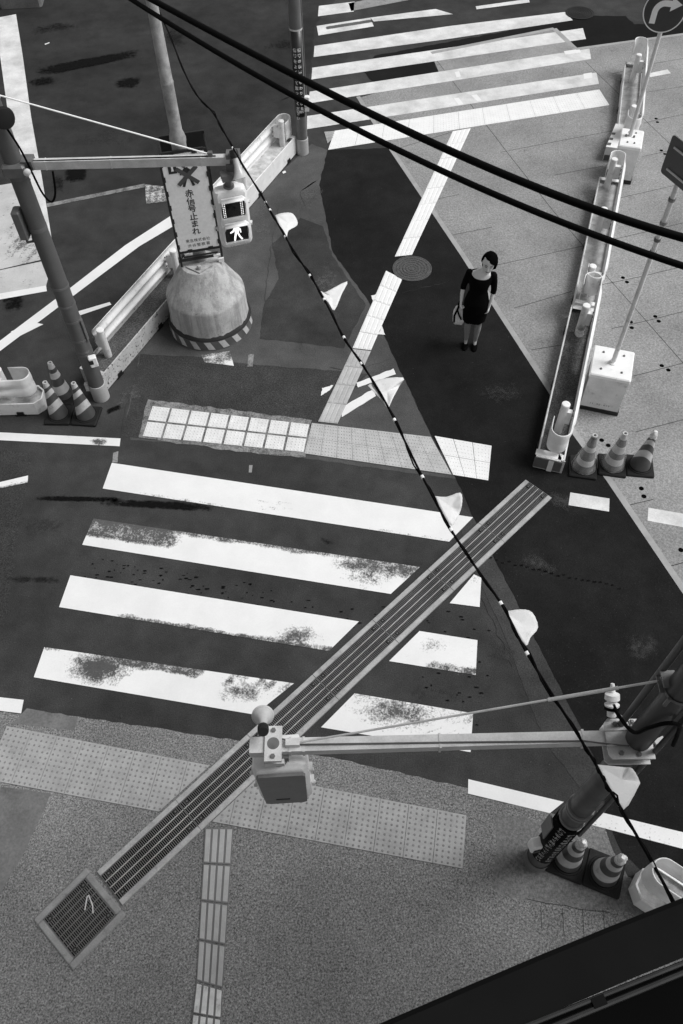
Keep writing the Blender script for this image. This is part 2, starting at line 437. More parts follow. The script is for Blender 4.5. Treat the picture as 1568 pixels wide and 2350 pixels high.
HOLES = [(1430, 638), (1439, 648), (1448, 740), (1450, 753), (1504, 727), (1512, 738), (1519, 840), (1534, 850), (1381, 1011), (1396, 1023), (1472, 1122), (1478, 1140), (1563, 1263), (1506, 273), (1509, 281), (1518, 346), (1526, 354), (1565, 335)]
for p in HOLES:
    c = G(*p); sheet('lifting_hole', [c + Vector((.034 * math.cos(2 * PI * k / 14), .034 * math.sin(2 * PI * k / 14), 0)) for k in range(14)], 4.9, M['pit'], deck, world=True)
# sidewalk at the foot of the picture
pv = [G(*p) for p in [(-700, 1560), (50, 1640), (180, 1645), (545, 1700), (784, 1744), (1074, 1809), (1074, 1823), (1270, 1868), (1335, 1895), (1385, 1882), (1409, 1957), (1434, 2010), (1700, 2100)]]
pave = structure(sheet('pavement', pv + [Vector((14, pv[-1].y, 0)), Vector((14, -12, 0)), Vector((pv[0].x - 6, -12, 0)), Vector((pv[0].x - 6, pv[0].y, 0))], 2, M['pavement'], amp=.01, seed=8, world=True))
sheet('concrete_patch', [(62, 1626), (180, 1646), (171, 1676), (26, 1662)], 3.2, M['conc'], pave, .01, 9)
sheet('concrete_patch', [(0, 1806), (117, 1821), (60, 1950), (0, 2053), (-200, 2050), (-200, 1780)], 3.2, M['conc'], pave, .008, 10)
sheet('concrete_patch', [(1130, 1868), (1270, 1890), (1330, 1905), (1385, 1900), (1409, 1957), (1445, 2020), (1480, 2110), (1420, 2090), (1330, 2083), (1255, 2070), (1185, 2060), (1130, 2040), (1140, 1960)], 3.2, M['conc_rough'], pave, .03, 11)
for q in ([(1241, 2080), (1244, 2138)], [(1291, 2084), (1295, 2150)], [(1337, 2087), (1341, 2160)], [(1384, 2090), (1388, 2140)]): strip('paving_seam', q, .006, 3.0, M['seam'], pave)
strip('paving_seam', [(1210, 2064), (1255, 2074), (1300, 2079), (1330, 2088), (1400, 2094)], .007, 3.6, M['dirt'], pave)
# ------------------------------------------------------------------ painted markings
def chip(w): return lambda u, v: max(w(u, v), .5 * max(1 - v / .06, 1 - (1 - v) / .06, 0) * (.55 + .45 * n1(u * 2.3)), .2 * n1(u * .9 + v * .4))
def stripe(P, wear, mat='paint', **k): k.setdefault('nv', 16); k.setdefault('nu', 64); return wornquad('crosswalk_stripe', P, 5, M[mat], road, chip(wear), **k)
def n1(x, s=0): return .5 + .5 * math.sin(x * 17.3 + s) * math.sin(x * 41.7 + 1.3 * s)
stripe([(257, 1063), (1086, 1188), (1031, 1244), (236, 1122)], lambda u, v: max(.62 * sm(.72, .95, v) * sm(.04, .12, u) * (1 - sm(.3, .5, u)), .8 * blob(u, v, .5, .7, .2, .6) * (.4 + .6 * n1(u + v)), .6 * sm(.75, .95, v) * sm(.7, .8, u), .6 * blob(u, v, .93, .25, .06, .4)))
stripe([(215, 1191), (964, 1302), (897, 1364), (189, 1251)], lambda u, v: max(.95 * (1 - sm(.55, .85, v)) * (1 - sm(.24, .36, u)) + .12 * (v < .1), .85 * (1 - sm(.12, .32, v + .12 * n1(u))) * sm(.2, .3, u), .9 * (1 - sm(.3, .75, v)) * sm(.62, .85, u), .85 * blob(u, v, .9, .55, .14, .65)))
stripe([(162, 1321), (824, 1427), (755, 1495), (136, 1394)], lambda u, v: max(.9 * sm(.84, 1.0, v + .1 * n1(u)) * sm(.1, .3, u), 1.0 * blob(u, v, .86, .72, .12, .6), .85 * sm(.7, .95, v) * sm(.68, .75, u)))
stripe([(102, 1486), (675, 1569), (585, 1641), (78, 1555)], lambda u, v: max(1.2 * blob(u, v, .25, .36, .2, .9), .95 * (1 - sm(.22, .42, v + .1 * n1(u))) * sm(.16, .24, u) * (1 - sm(.62, .7, u)), .9 * (1 - sm(.3, .7, v)) * sm(.62, .8, u) * (.5 + .5 * n1(u * 2)), .95 * blob(u, v, .86, .45, .16, .6), .8 * blob(u, v, .02, 0, .1, .3)))
stripe([(1088, 1319), (1105, 1327), (1101, 1394), (1032, 1385)], lambda u, v: .55 * (1 - sm(.2, .6, v)), nu=12)
stripe([(963, 1449), (1096, 1470), (1092, 1550), (893, 1518)], lambda u, v: max(.74 * blob(u, v, .35, .3, .4, .6), .85 * sm(.6, .9, v) * sm(.25, .5, u), .6 * n1(u * 1.5 + v)), nu=24)
stripe([(814, 1592), (1086, 1638), (1080, 1727), (737, 1670)], lambda u, v: max(.98 * blob(u, v, .42, .28, .55, .8), .8 * sm(.5, .7, u) * n1(u * 2 + v), .6 * (1 - sm(.3, .5, v))), nu=36)
O = 'paint_old'
stripe([(732, 14), (814, 4), (812, 27), (730, 38)], lambda u, v: .1 + .4 * blob(u, v, 1, .6, .12, .5), O, nu=14)
stripe([(727, 60), (850, 42), (999, 22), (1044, 30)][:0] + [(727, 60), (850, 41), (858, 61), (731, 82)], lambda u, v: 1.2 * sm(.05, .1, v - .16) * (1 - sm(.48, .56, v)) * sm(.12, .2, u) + .1, O, nu=28, nv=12)
stripe([(850, 41), (1000, 21), (1040, 33), (858, 50)], lambda u, v: .15 + .5 * n1(u * .7) * sm(.6, 1, v), O, nu=20)
stripe([(1092, 15), (1214, -2), (1216, 6), (1094, 22)], lambda u, v: .1, O, nu=14, nv=3)
stripe([(800, 8), (1040, -40), (1044, -20), (806, 26)], lambda u, v: .5 + .2 * n1(u), 'paint_line', nu=14, nv=4)
for a_ in ([(722, 106), (1034, 60), (1029, 90), (720, 131.5)], [(1034, 60), (1297, 28), (1315, 47), (1029, 90)]):
    stripe(a_, lambda u, v: .18 + .3 * n1(u + .3) * n1(v * .7), O, nu=26)
stripe([(717, 156), (1338, 65), (1345, 90), (715, 183)], lambda u, v: .16 + .3 * n1(u * 1.4 + .5) * n1(v * .6 + u), O)
stripe([(711, 211), (1353, 112), (1357, 136), (708, 238)], lambda u, v: .2 + .34 * n1(u * 1.2 + .1) * n1(v * .5 + u * 2), O)
stripe([(705, 267), (1369, 167), (1375, 193), (705, 297)], lambda u, v: .16 + .3 * n1(u * 1.7 + .8) * n1(v * .5 + u), O)
for P in ([(1294, 118), (1330, 113), (1334, 121), (1298, 126)], [(1339, 170), (1358, 167), (1360, 179), (1341, 182)], [(1042, 226), (1053, 225), (1064, 240), (1053, 242)], [(1082, 220), (1094, 217), (1106, 231), (1096, 233)], [(1044, 166), (1054, 164), (1058, 176), (1048, 178)]):
    wornquad('paint_touch_up', P, 5.5, M['paint'], road, None, 4, 3)
def line(P, wear=None, mat='paint', lvl=5, **k): return wornquad('painted_line', P, lvl, M[mat], road, wear, **k)
line([(-60, 990), (277, 1007), (275, 1025), (-60, 1008)], lambda u, v: 1.1 * blob(u, v, .86, .55, .09, .8) + .6 * blob(u, v, .66, .1, .14, .5), nv=6)
line([(-20, 1112), (65, 1092), (64, 1108), (-20, 1126)], lambda u, v: .45 + .4 * sm(.5, 1, v), nu=16, nv=5)
line([(1075, 1789), (1294, 1841), (1262, 1867), (1074, 1822)], lambda u, v: 0.1)
line([(1371, 1863), (1568, 1911), (1568, 1949), (1354, 1893)], lambda u, v: .3 + .35 * n1(u * 2 + v))
line([(1568, 1911), (1800, 1968), (1800, 2010), (1568, 1949)], lambda u, v: .3, nu=12)
line([(1309, 1131), (1399, 1145), (1398, 1175), (1305, 1160)], lambda u, v: .2, 'paint_old', nu=12)
line([(1488, 1166), (1568, 1180), (1568, 1211), (1486, 1196)], lambda u, v: .2, 'paint_old', 6, nu=12)
line([(1568, 1180), (1650, 1195), (1650, 1226), (1568, 1211)], lambda u, v: .2, 'paint_old', 6, nu=12)
line([(1490, 169), (1532, 160), (1540, 169), (1492, 178)], lambda u, v: .2, 'paint_old', 6, nu=10, nv=5)
line([(-80, 1592), (55, 1607), (49, 1638), (-80, 1622)], lambda u, v: .05, nu=10)
# top-left lane line, hatched island and the long diagonals
line([(0, 40), (37, 33), (52, 126), (0, 126)], lambda u, v: .12, 'paint_old', nu=10)
line([(0, 126), (52, 126), (72, 270), (20, 270)], lambda u, v: .12, 'paint_old', nu=10)
line([(20, 270), (72, 270), (97, 410), (44, 410)], lambda u, v: .12, 'paint_old', nu=10)
line([(70, 410), (97, 410), (129, 612), (117, 600)], lambda u, v: .08, 'paint_old', nu=6)
line([(-200, 75), (0, 40), (0, 70), (-200, 108)], lambda u, v: .1, 'paint_old', nu=10)
line([(-90, 440), (78, 413), (124, 590), (-90, 640)], lambda u, v: .36 + .26 * n1(u * .8 + v) + .3 * blob(u, v, .75, .75, .3, .3), 'paint_speck', 4.6, nu=30, nv=26)
line([(-90, 690), (106, 656), (108, 669), (-90, 704)], lambda u, v: .1, nu=16, nv=4)
line([(-90, 640), (122, 595), (106, 657), (-90, 690)], lambda u, v: .42 + .2 * n1(u), 'paint_speck', 4.6, nu=24, nv=8)
line([(287, 564), (395, 494), (396, 521), (320, 566)], lambda u, v: .05, nu=16)
line([(157, 665), (287, 564), (320, 566), (163, 684)], lambda u, v: .05, nu=16)
line([(-60, 828), (157, 665), (163, 684), (-60, 852)], lambda u, v: .1 + .2 * n1(u), nu=24)
line([(177, 716), (252, 694), (256, 700), (180, 726)], lambda u, v: .3, lvl=5.5, nu=12, nv=4)
line([(25, 762), (75, 740), (100, 745), (40, 775)], lambda u, v: .25, lvl=5.5, nu=10, nv=4)
line([(107, 468), (332, 422), (333, 430), (108, 476)], lambda u, v: .55 + .3 * n1(u), 'paint_line', nu=40, nv=4)
line([(333, 424), (392, 430), (390, 462), (336, 468)], lambda u, v: .95 - .2 * n1(u * 3 + v), 'paint', 5, nu=16, nv=10)
line([(462, 815), (528, 806), (537, 840), (470, 832)], lambda u, v: .85 - .5 * sm(.5, 1, u) * sm(.4, 1, v), nu=14, nv=8, lvl=3.4)
line([(570, 815), (583, 812), (580, 842), (568, 842)], lambda u, v: .75, 'paint_line', 3.4, nu=6, nv=8)
line([(260, 1040), (272, 1036), (270, 1062), (258, 1062)], lambda u, v: .6, 'paint_line', 3.4, nu=6, nv=8)
line([(572, 1068), (580, 1068), (578, 1085), (571, 1085)], lambda u, v: .5, 'paint_line', 3.4, nu=6, nv=8)
def tape(P): return wornquad('white_tape', P, 8, M['paint'], road, lambda u, v: .12, 10, 4, .006)
tape([(818, 880), (904, 847), (909, 860), (822, 890)]); tape([(786, 935), (858, 893), (863, 910), (785, 958)])
tape([(740, 892), (767, 884), (757, 897), (737, 909)]); tape([(872, 762), (876, 745), (884, 770), (866, 768)]); tape([(852, 680), (866, 676), (864, 690), (856, 690)]);
# oil stains and damp marks
def oil(P, m='stain', k=1.0): return wornquad('oil_stain', P, 4.4, M[m], road, lambda u, v: k * (1 - (2 * v - 1) ** 2) * (1 - abs(2 * u - 1) ** 2.5), 24, 10)
oil([(70, 155), (330, 108), (330, 130), (70, 185)], k=1.6); oil([(60, 180), (130, 168), (130, 195), (60, 205)], k=.95); oil([(255, 180), (330, 172), (325, 205), (262, 205)], k=1.15)
oil([(55, 60), (190, 40), (190, 70), (60, 85)], 'stain_mid', .7); oil([(370, 60), (430, 45), (432, 120), (380, 120)], 'stain_mid', .7); oil([(600, 100), (700, 78), (700, 110), (600, 125)], 'stain_mid', .7)
oil([(150, 380), (200, 370), (205, 420), (140, 425)], k=1.4); oil([(120, 400), (150, 395), (150, 445), (115, 445)], 'stain_mid', .8)
oil([(60, 1136), (300, 1140), (300, 1156), (60, 1150)], k=1.15); oil([(200, 1140), (520, 1155), (515, 1180), (210, 1162)], k=1.25); oil([(730, 1228), (780, 1236), (772, 1262), (726, 1250)], 'stain_mid', .8)
oil([(0, 1318), (160, 1322), (150, 1345), (0, 1340)], 'stain_mid', .8); oil([(0, 640), (60, 650), (60, 720), (0, 730)], k=1)
for i in range(95):
    u = random.random(); px = 190 + 700 * u; py = 1300 + 120 * u + random.uniform(-28, 34); w = random.uniform(4, 14); h = random.uniform(2, 5)
    oil([(px, py), (px + w, py), (px + w, py + h), (px, py + h)], 'stain', 1.25)
for i in range(22):
    px = 1120 + i * 14; py = 1280 + i * 3.2 + random.uniform(-4, 4); oil([(px, py), (px + 12, py), (px + 12, py + 6), (px, py + 6)], k=1.0)
for i in range(34):
    px = random.uniform(930, 1120); py = random.uniform(1400, 1700); w = random.uniform(5, 14); oil([(px, py), (px + w, py + 1), (px + w, py + 6), (px, py + 5)], 'stain', 1.1)
M['scuff'] = stain('pale scuff', .05)
for P in ([(1110, 1455), (1195, 1475), (1200, 1545), (1120, 1520)], [(1240, 1110), (1335, 1135), (1330, 1190), (1245, 1165)], [(1090, 880), (1200, 870), (1205, 930), (1095, 930)], [(1430, 1440), (1520, 1450), (1520, 1530), (1430, 1520)], [(1180, 1250), (1300, 1290), (1290, 1340), (1180, 1300)]): oil(P, 'scuff', .75)
M['scuff_light'] = stain('pale island scuff', .13)
for P in ([(660, 440), (745, 410), (748, 470), (665, 500)], [(700, 600), (780, 590), (800, 690), (720, 700)], [(800, 820), (900, 830), (930, 900), (850, 900)], [(240, 900), (330, 850), (330, 930), (260, 960)], [(560, 480), (620, 450), (640, 560), (580, 570)], [(620, 900), (700, 905), (690, 950), (610, 940)]): oil(P, 'scuff_light', .55)
for P in ([(20, 1160), (200, 1185), (180, 1260), (10, 1230)], [(520, 1370), (700, 1400), (690, 1440), (520, 1410)], [(930, 1560), (1100, 1590), (1095, 1640), (930, 1610)], [(160, 300), (330, 270), (335, 340), (160, 350)]): oil(P, 'scuff', .5)
def crack(P, seed):
    pts = jag([G(*p) for p in P] + [G(*p) for p in P[::-1]], .12, .0, seed); rnd = random.Random(seed); out = []; half = catless = [G(*p) for p in P]; L = []; Rr = []
    for i in range(len(half) - 1):
        n = max(2, int((half[i + 1] - half[i]).length / .08))
        for k in range(n):
            q = half[i].lerp(half[i + 1], k / n) + Vector((rnd.uniform(-.02, .02), rnd.uniform(-.02, .02), 0)); w_ = rnd.uniform(.002, .006); L.append(q + Vector((w_, w_, 0))); Rr.append(q - Vector((w_, w_, 0)))
    sheet('crack', L + Rr[::-1], 4.3, M['dirt'], road, world=True)
crack([(640, 480), (624, 560), (606, 700), (598, 778)], 1); crack([(755, 845), (820, 852), (905, 820)], 2); crack([(735, 410), (690, 440), (700, 480)], 3); crack([(0, 240), (60, 232), (120, 215)], 4)
crack([(1020, 1180), (1060, 1260), (1120, 1400), (1180, 1540)], 5); crack([(560, 250), (620, 238), (690, 215)], 6); crack([(925, 672), (1010, 652), (1040, 640)], 7); crack([(275, 1010), (290, 940), (322, 812)], 8)
oil([(240, 940), (280, 925), (285, 938), (242, 955)], k=1.2)
# ------------------------------------------------------------------ tactile paving
def clip(poly, p0, p1):
    "keep the part of the 2D polygon left of p0->p1"
    if not poly: return poly
    d = p1 - p0; out = []
    side = lambda q: d.x * (q.y - p0.y) - d.y * (q.x - p0.x)
    for i, a in enumerate(poly):
        b = poly[(i + 1) % len(poly)]; sa, sb = side(a), side(b)
        if sa >= 0: out.append(a)
        if sa * sb < 0: out.append(a.lerp(b, sa / (sa - sb)))
    return out
def tactile(name, label, P, nc, nr, mat, nd=5, ndv=None, gap=.006, clips=(), bars=0, th=.008, rad=.012, seed=1, drop=(), dotmat=None, base=None):
    a, b, c, d = [G(*p) for p in P]
    at = lambda u, v: a.lerp(b, u).lerp(d.lerp(c, u), v)
    ctr = at(.5, .5); ctr.z = 0
    T = thing(name, label, 'tactile paving', ctr, 0, 'tactile paving strips')
    tiles = MB(); dots = MB(); LU = ((b - a).length + (c - d).length) / 2; LV = ((d - a).length + (c - b).length) / 2
    rnd = random.Random(seed)
    inside = lambda q: all((p1 - p0).x * (q.y - p0.y) - (p1 - p0).y * (q.x - p0.x) > .012 * (p1 - p0).length for p0, p1 in clips)
    for i in range(nc):
        for j in range(nr):
            if (i, j) in drop: continue
            gu, gv = gap / LU / 2, gap / LV / 2
            u0, u1, v0, v1 = i / nc + gu, (i + 1) / nc - gu, j / nr + gv, (j + 1) / nr - gv
            q = [at(u0, v0), at(u1, v0), at(u1, v1), at(u0, v1)]; tilt = rnd.uniform(0, .0015)
            q = q[::-1]
            if (q[1] - q[0]).cross(q[2] - q[1]).z < 0: q = q[::-1]
            for p0, p1 in clips: q = clip(q, p0, p1)
            if len(q) < 3: continue
            tiles.prism([Vector((p.x, p.y, .006)) for p in q], (0, 0, th + tilt))
            zt = .006 + th
            if bars:
                for k in range(bars):
                    c0 = (k + .5) / bars; w = .36 / bars
                    pts = [at(u0 + (u1 - u0) * (c0 - w), v0 + (v1 - v0) * .03), at(u0 + (u1 - u0) * (c0 + w), v0 + (v1 - v0) * .03), at(u0 + (u1 - u0) * (c0 + w), v0 + (v1 - v0) * .97), at(u0 + (u1 - u0) * (c0 - w), v0 + (v1 - v0) * .97)]
                    ok = True
                    for p0, p1 in clips: pts = clip(pts, p0, p1)
                    if len(pts) < 3: continue
                    m = sum(pts, Vector()) / len(pts)
                    dots.add([Vector((p.x, p.y, zt)) for p in pts] + [Vector((m.x + (p.x - m.x) * .88, m.y + (p.y - m.y) * .97, zt + .006)) for p in pts], [tuple(range(len(pts), 2 * len(pts)))] + [(k2, (k2 + 1) % len(pts), len(pts) + (k2 + 1) % len(pts), len(pts) + k2) for k2 in range(len(pts))])
            else:
                for k in range(nd):
                    for l in range(ndv or nd):
                        p = at(u0 + (u1 - u0) * (k + .5) / nd, v0 + (v1 - v0) * (l + .5) / (ndv or nd))
                        if clips and not inside(p): continue
                        dots.lathe([(rad, zt), (rad * .68, zt + .007)], 7, (p.x, p.y, 0), cap1=True)
    tiles.build('tile_slab', mat, T, world=True)
    if dots.v: dots.build('tactile_bar' if bars else 'tactile_dots', dotmat or mat, T, smooth=not bars, world=True)
    if base: 
        g = sheet('mortar_bed', base, 3.8, M['grout'], None, .02, seed); inv = MATS[T.name].inverted()
        for v in g.data.vertices: v.co = inv @ v.co
        wa = g.data.attributes.new('wear', 'FLOAT', 'POINT'); wa.data.foreach_set('value', [.74] * len(g.data.vertices)); g.parent = T
    return T
# lines of the drain that cut the near strip (outer edges of its frame, away from the drain)
DL0, DL1 = G(1176, 1129), G(217, 1998)      # left frame edge
DR0, DR1 = G(1264, 1144), G(287, 2078)      # right frame edge
def edge(p0, p1, keep):
    s = (p1 - p0).x * (keep.y - p0.y) - (p1 - p0).y * (keep.x - p0.x)
    return (p0, p1) if s > 0 else (p1, p0)
# one lattice for the near strip, 30 cm squares two deep, measured from its right end
nTR, nBR = G(1071, 1872), G(1062, 1995); nTL = G(37, 1671); nBL = G(-10, 1795)
ux = (nTL - nTR); ncol = round(ux.length / .302)
tl = nTR + ux.normalized() * .302 * ncol; bl = nBR + (G(108, 1816) - nBR).normalized() * .302 * ncol
def PX(v): return Vp((v.x, v.y, 0))
near = [PX(tl), (1071, 1872), (1062, 1995), PX(bl)]
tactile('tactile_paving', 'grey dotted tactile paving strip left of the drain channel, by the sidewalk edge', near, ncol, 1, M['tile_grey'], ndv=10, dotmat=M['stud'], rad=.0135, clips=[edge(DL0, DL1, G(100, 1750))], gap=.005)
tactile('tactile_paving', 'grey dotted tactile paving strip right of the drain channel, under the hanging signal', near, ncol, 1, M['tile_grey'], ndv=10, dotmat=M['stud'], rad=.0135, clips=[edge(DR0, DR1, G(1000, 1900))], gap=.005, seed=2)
tactile('tactile_paving', 'two rows of white dotted tactile tiles in dark mortar near the left striped cones', [(349, 931), (713, 974), (699, 1041), (325, 1004)], 8, 2, M['tile_white'], gap=.034, rad=.011, base=[(340, 917), (450, 930), (560, 945), (716, 965), (702, 1050), (560, 1038), (425, 1020), (318, 1004)], seed=3)
tactile('tactile_paving', 'light grey dotted tactile strip between the white tiles and the white vinyl squares', [(716, 972), (989, 1004), (1037, 1091), (699, 1042)], 9, 2, plain('pale grey tactile', .46, .75, 0, .12, 4, .08, .3, .2, 5), gap=.004, seed=4)
tactile('tactile_paving', 'clean white vinyl tactile squares stuck on the dark asphalt', [(997, 1001), (1129, 1024), (1121, 1104), (1040, 1091)], 3, 2, M['vinyl'], gap=.006, rad=.009, seed=5, th=.004)
tactile('tactile_paving', 'long white tactile strip along the far crosswalk stripes', [(768, 301), (1376, 206), (1399, 242), (753, 345)], 11, 1, M['vinyl'], nd=9, gap=.006, rad=.009, seed=6, th=.004)
tactile('tactile_paving', 'broken grey corner of dotted tiles beside the grey pole', [(744, 303), (772, 301), (764, 318), (752, 330)], 1, 1, M['tile_grey'], nd=4, th=.003, seed=7)
tactile('guide_strip', 'white barred tactile guide strip from the far strip down to the manhole cover', [(1039, 302), (1081, 295), (946, 586), (906, 590)], 1, 8, M['vinyl'], bars=4, seed=8, th=.005)
tactile('guide_strip', 'white barred tactile guide strip just below the manhole cover', [(886, 622), (924, 641), (852, 805), (809, 800)], 1, 5, M['vinyl'], bars=4, seed=9, th=.005)
tactile('guide_strip', 'grey barred tactile guide strip running down to the light grey dots', [(809, 802), (852, 807), (775, 974), (730, 969)], 1, 4, plain('pale grey guide', .44, .75, 0, .14, 4, .08, .3, .2, 5), bars=4, seed=10)
gb = [(470, 1901), (537, 1901), (512.5, 2270), (450, 2252)]
tactile('guide_strip', 'grey barred tactile guide strip on the near sidewalk, below the drain channel', gb, 1, 4, M['bar_gap'], bars=4, seed=11, dotmat=plain('worn bar top', .37, .7, 0, .12, 6), gap=.008)
tactile('guide_strip', 'white barred tactile guide strip at the bottom edge of the picture', [(450, 2254), (512.5, 2272), (503, 2480), (424, 2480)], 1, 3, M['bar_gap'], dotmat=plain('off white guide', .62, .7, 0, .2, 8, .06, .3, .35, 14), bars=4, seed=12, gap=.008)

# ------------------------------------------------------------------ drain channel, catch basin, manholes
def frame_of(p0, p1):
    d = (p1 - p0); d.z = 0; L = d.length; d.normalize(); return d, Vector((d.y, -d.x, 0)), L   # along, right, length
mid0 = (G(1176, 1129) + G(1207, 1105)) / 2
A0, A1 = G(1207, 1105), G(1265, 1143); B0, B1 = G(222, 2003), G(284, 2078)
c0, c1 = (A0 + A1) / 2, (B0 + B1) / 2
dd, rr, LL = frame_of(c0, c1); W = .43
ang = math.atan2(dd.y, dd.x)
drain = thing('drain_channel', 'long steel drain grating running diagonally across the near crosswalk', 'drain grating', (c0.x, c0.y, 0), ang)
# local: x along, y = -right
fr = MB()
for s in (-1, 1):
    for k in range(7):
        x0 = LL * k / 7 + .003; x1 = LL * (k + 1) / 7 - .003
        fr.box(((x0 + x1) / 2, s * (W / 2 - .028), .013), (x1 - x0, .056, .03))
fr.build('frame', M['steel_frame'], drain)
MB().box((LL / 2, 0, .0035), (LL, W - .1, .009)).build('pit', M['pit'], drain)
for k in range(7):
    g = MB(); x0 = LL * k / 7 + .006; x1 = LL * (k + 1) / 7 - .006; gw = W - .112
    n = int((x1 - x0) / .0205)
    for i in range(n + 1): g.box((x0 + (x1 - x0) * i / n, 0, .018), (.0075, gw, .018))
    for t in (-.25, 0, .25): g.box(((x0 + x1) / 2, t * (gw - .006), .0205), (x1 - x0, .0055, .018), mi=2)
    for t in (-.5, .5): g.box(((x0 + x1) / 2, t * (gw - .006), .0205), (x1 - x0, .006, .018))
    for xx in (x0 + .07, x1 - .07):
        for t in (-1, 1): g.box((xx, t * gw * .375, .021), (.04, .045, .022), mi=1)
    gr = g.build('grating', [M['steel'], M['black'], M['steel_bar']], drain)
    b = MB()
    for xx in (x0 + .07, x1 - .07):
        for t in (-1, 1): b.lathe([(.011, .032), (.008, .037)], 6, (xx, t * gw * .375, 0), cap1=True)
    b.build('bolt', M['steel'], gr)
q = [G(200, 1988), G(292, 2098), G(167, 2235), G(75, 2111)]
cb = sum(q, Vector()) / 4; e1 = (q[3] - q[0]); ab = math.atan2(e1.y, e1.x)
basin = thing('catch_basin', 'square steel grating with grey kerb frame at the end of the drain channel', 'drain cover', cb, ab)
Lx, Ly = .64, .64
fr = MB()
for s in (-1, 1):
    fr.box((0, s * (Ly / 2 - .035), .012), (Lx, .07, .034), bev=.012); fr.box((s * (Lx / 2 - .035), 0, .0115), (.07, Ly - .14, .033), bev=.012)
fr.build('frame', M['basin_frame'], basin)
MB().box((0, 0, .0035), (Lx - .13, Ly - .13, .009)).build('pit', M['pit'], basin)
g = MB(); inn = Lx - .15
for i in range(26): g.box((-inn / 2 + inn * i / 25, 0, .017), (.007, inn, .018))
for i in range(9): g.box((0, -inn / 2 + inn * i / 8, .019), (inn, .0055, .017))
for sx in (-1, 1):
    for sy in (-1, 1): g.box((sx * .2, sy * .2, .021), (.045, .045, .02), mi=1)
g.build('grating', [M['galv_dark'], M['black']], basin)
b = MB()
for sx in (-1, 1):
    for sy in (-1, 1): b.lathe([(.012, .031), (.009, .036)], 6, (sx * .2, sy * .2, 0), cap1=True)
b.build('bolt', M['steel'], basin)
cc = G(209, 2072); s = MB(); s.tube([(cc.x - .04, cc.y - .07, .034), (cc.x - .035, cc.y + .05, .04), (cc.x - .02, cc.y + .06, .05), (cc.x + .03, cc.y - .03, .035), (cc.x + .045, cc.y - .1, .033)], .006, 6)
tag(s.build('strap_loop', M['paper'], None), 'bent piece of white strapping lying on the square grating', 'litter')
def manhole(pc, r, mat, label):
    c = G(*pc); T = thing('manhole_cover', label, 'manhole cover', (c.x, c.y, 0), .3, 'manhole covers')
    MB().lathe([(r, .002), (r, .022), (r * .94, .023), (r * .94, .016)], 48, cap1=False).build('frame', mat, T, True)
    b = MB(); b.lathe([(r * .93, .014), (r * .93, .021)], 48, cap1=True)
    for k in range(5):
        rr_ = r * (.16 + .16 * k); n = 8 + 8 * k
        for i in range(n):
            a = 2 * PI * i / n + k; b.box((rr_ * math.cos(a), rr_ * math.sin(a), .023), (.03, .014, .008), rotm(a + PI / 2))
    b.build('lid', mat, T)
manhole((946, 618), .33, M['iron'], 'round cast iron manhole cover on the dark asphalt between white guide strips')
manhole((1331, 31), .33, M['iron_dark'], 'round dark manhole cover at the far end of the top crosswalk stripes')
# ------------------------------------------------------------------ writing helper
def glyphs(txt, size, bold=0.0):
    cu = bpy.data.curves.new('lettering', 'FONT'); cu.body = txt; cu.size = size; cu.align_x = 'CENTER'; cu.align_y = 'CENTER'; cu.resolution_u = 2; cu.offset = bold
    o = bpy.data.objects.new('lettering', cu); C.objects.link(o)
    dg = bpy.context.evaluated_depsgraph_get(); dg.update(); me = bpy.data.meshes.new_from_object(o.evaluated_get(dg))
    v = [Vector(p.co) for p in me.vertices]; f = [tuple(p.vertices) for p in me.polygons]
    bpy.data.objects.remove(o); bpy.data.curves.remove(cu); bpy.data.meshes.remove(me)
    if v:
        x0, x1 = min(p.x for p in v), max(p.x for p in v); y0, y1 = min(p.y for p in v), max(p.y for p in v)
        v = [Vector((p.x - (x0 + x1) / 2, p.y - (y0 + y1) / 2, 0)) for p in v]
    return v, f
def column(mb, txt, size, pitch, top, x=0.0, fn=lambda p: p, bold=0.0):
    for i, ch in enumerate(txt):
        v, f = glyphs(ch, size, bold); mb.add([fn(Vector((p.x + x, p.y + top - i * pitch, 0))) for p in v], f)
def row(mb, txt, size, y, fn, bold=0.0, pitch=None):
    p_ = pitch or size
    for i, ch in enumerate(txt):
        v, f = glyphs(ch, size, bold); mb.add([fn(Vector((p.x + (i - (len(txt) - 1) / 2) * p_, p.y + y, 0))) for p in v], f)
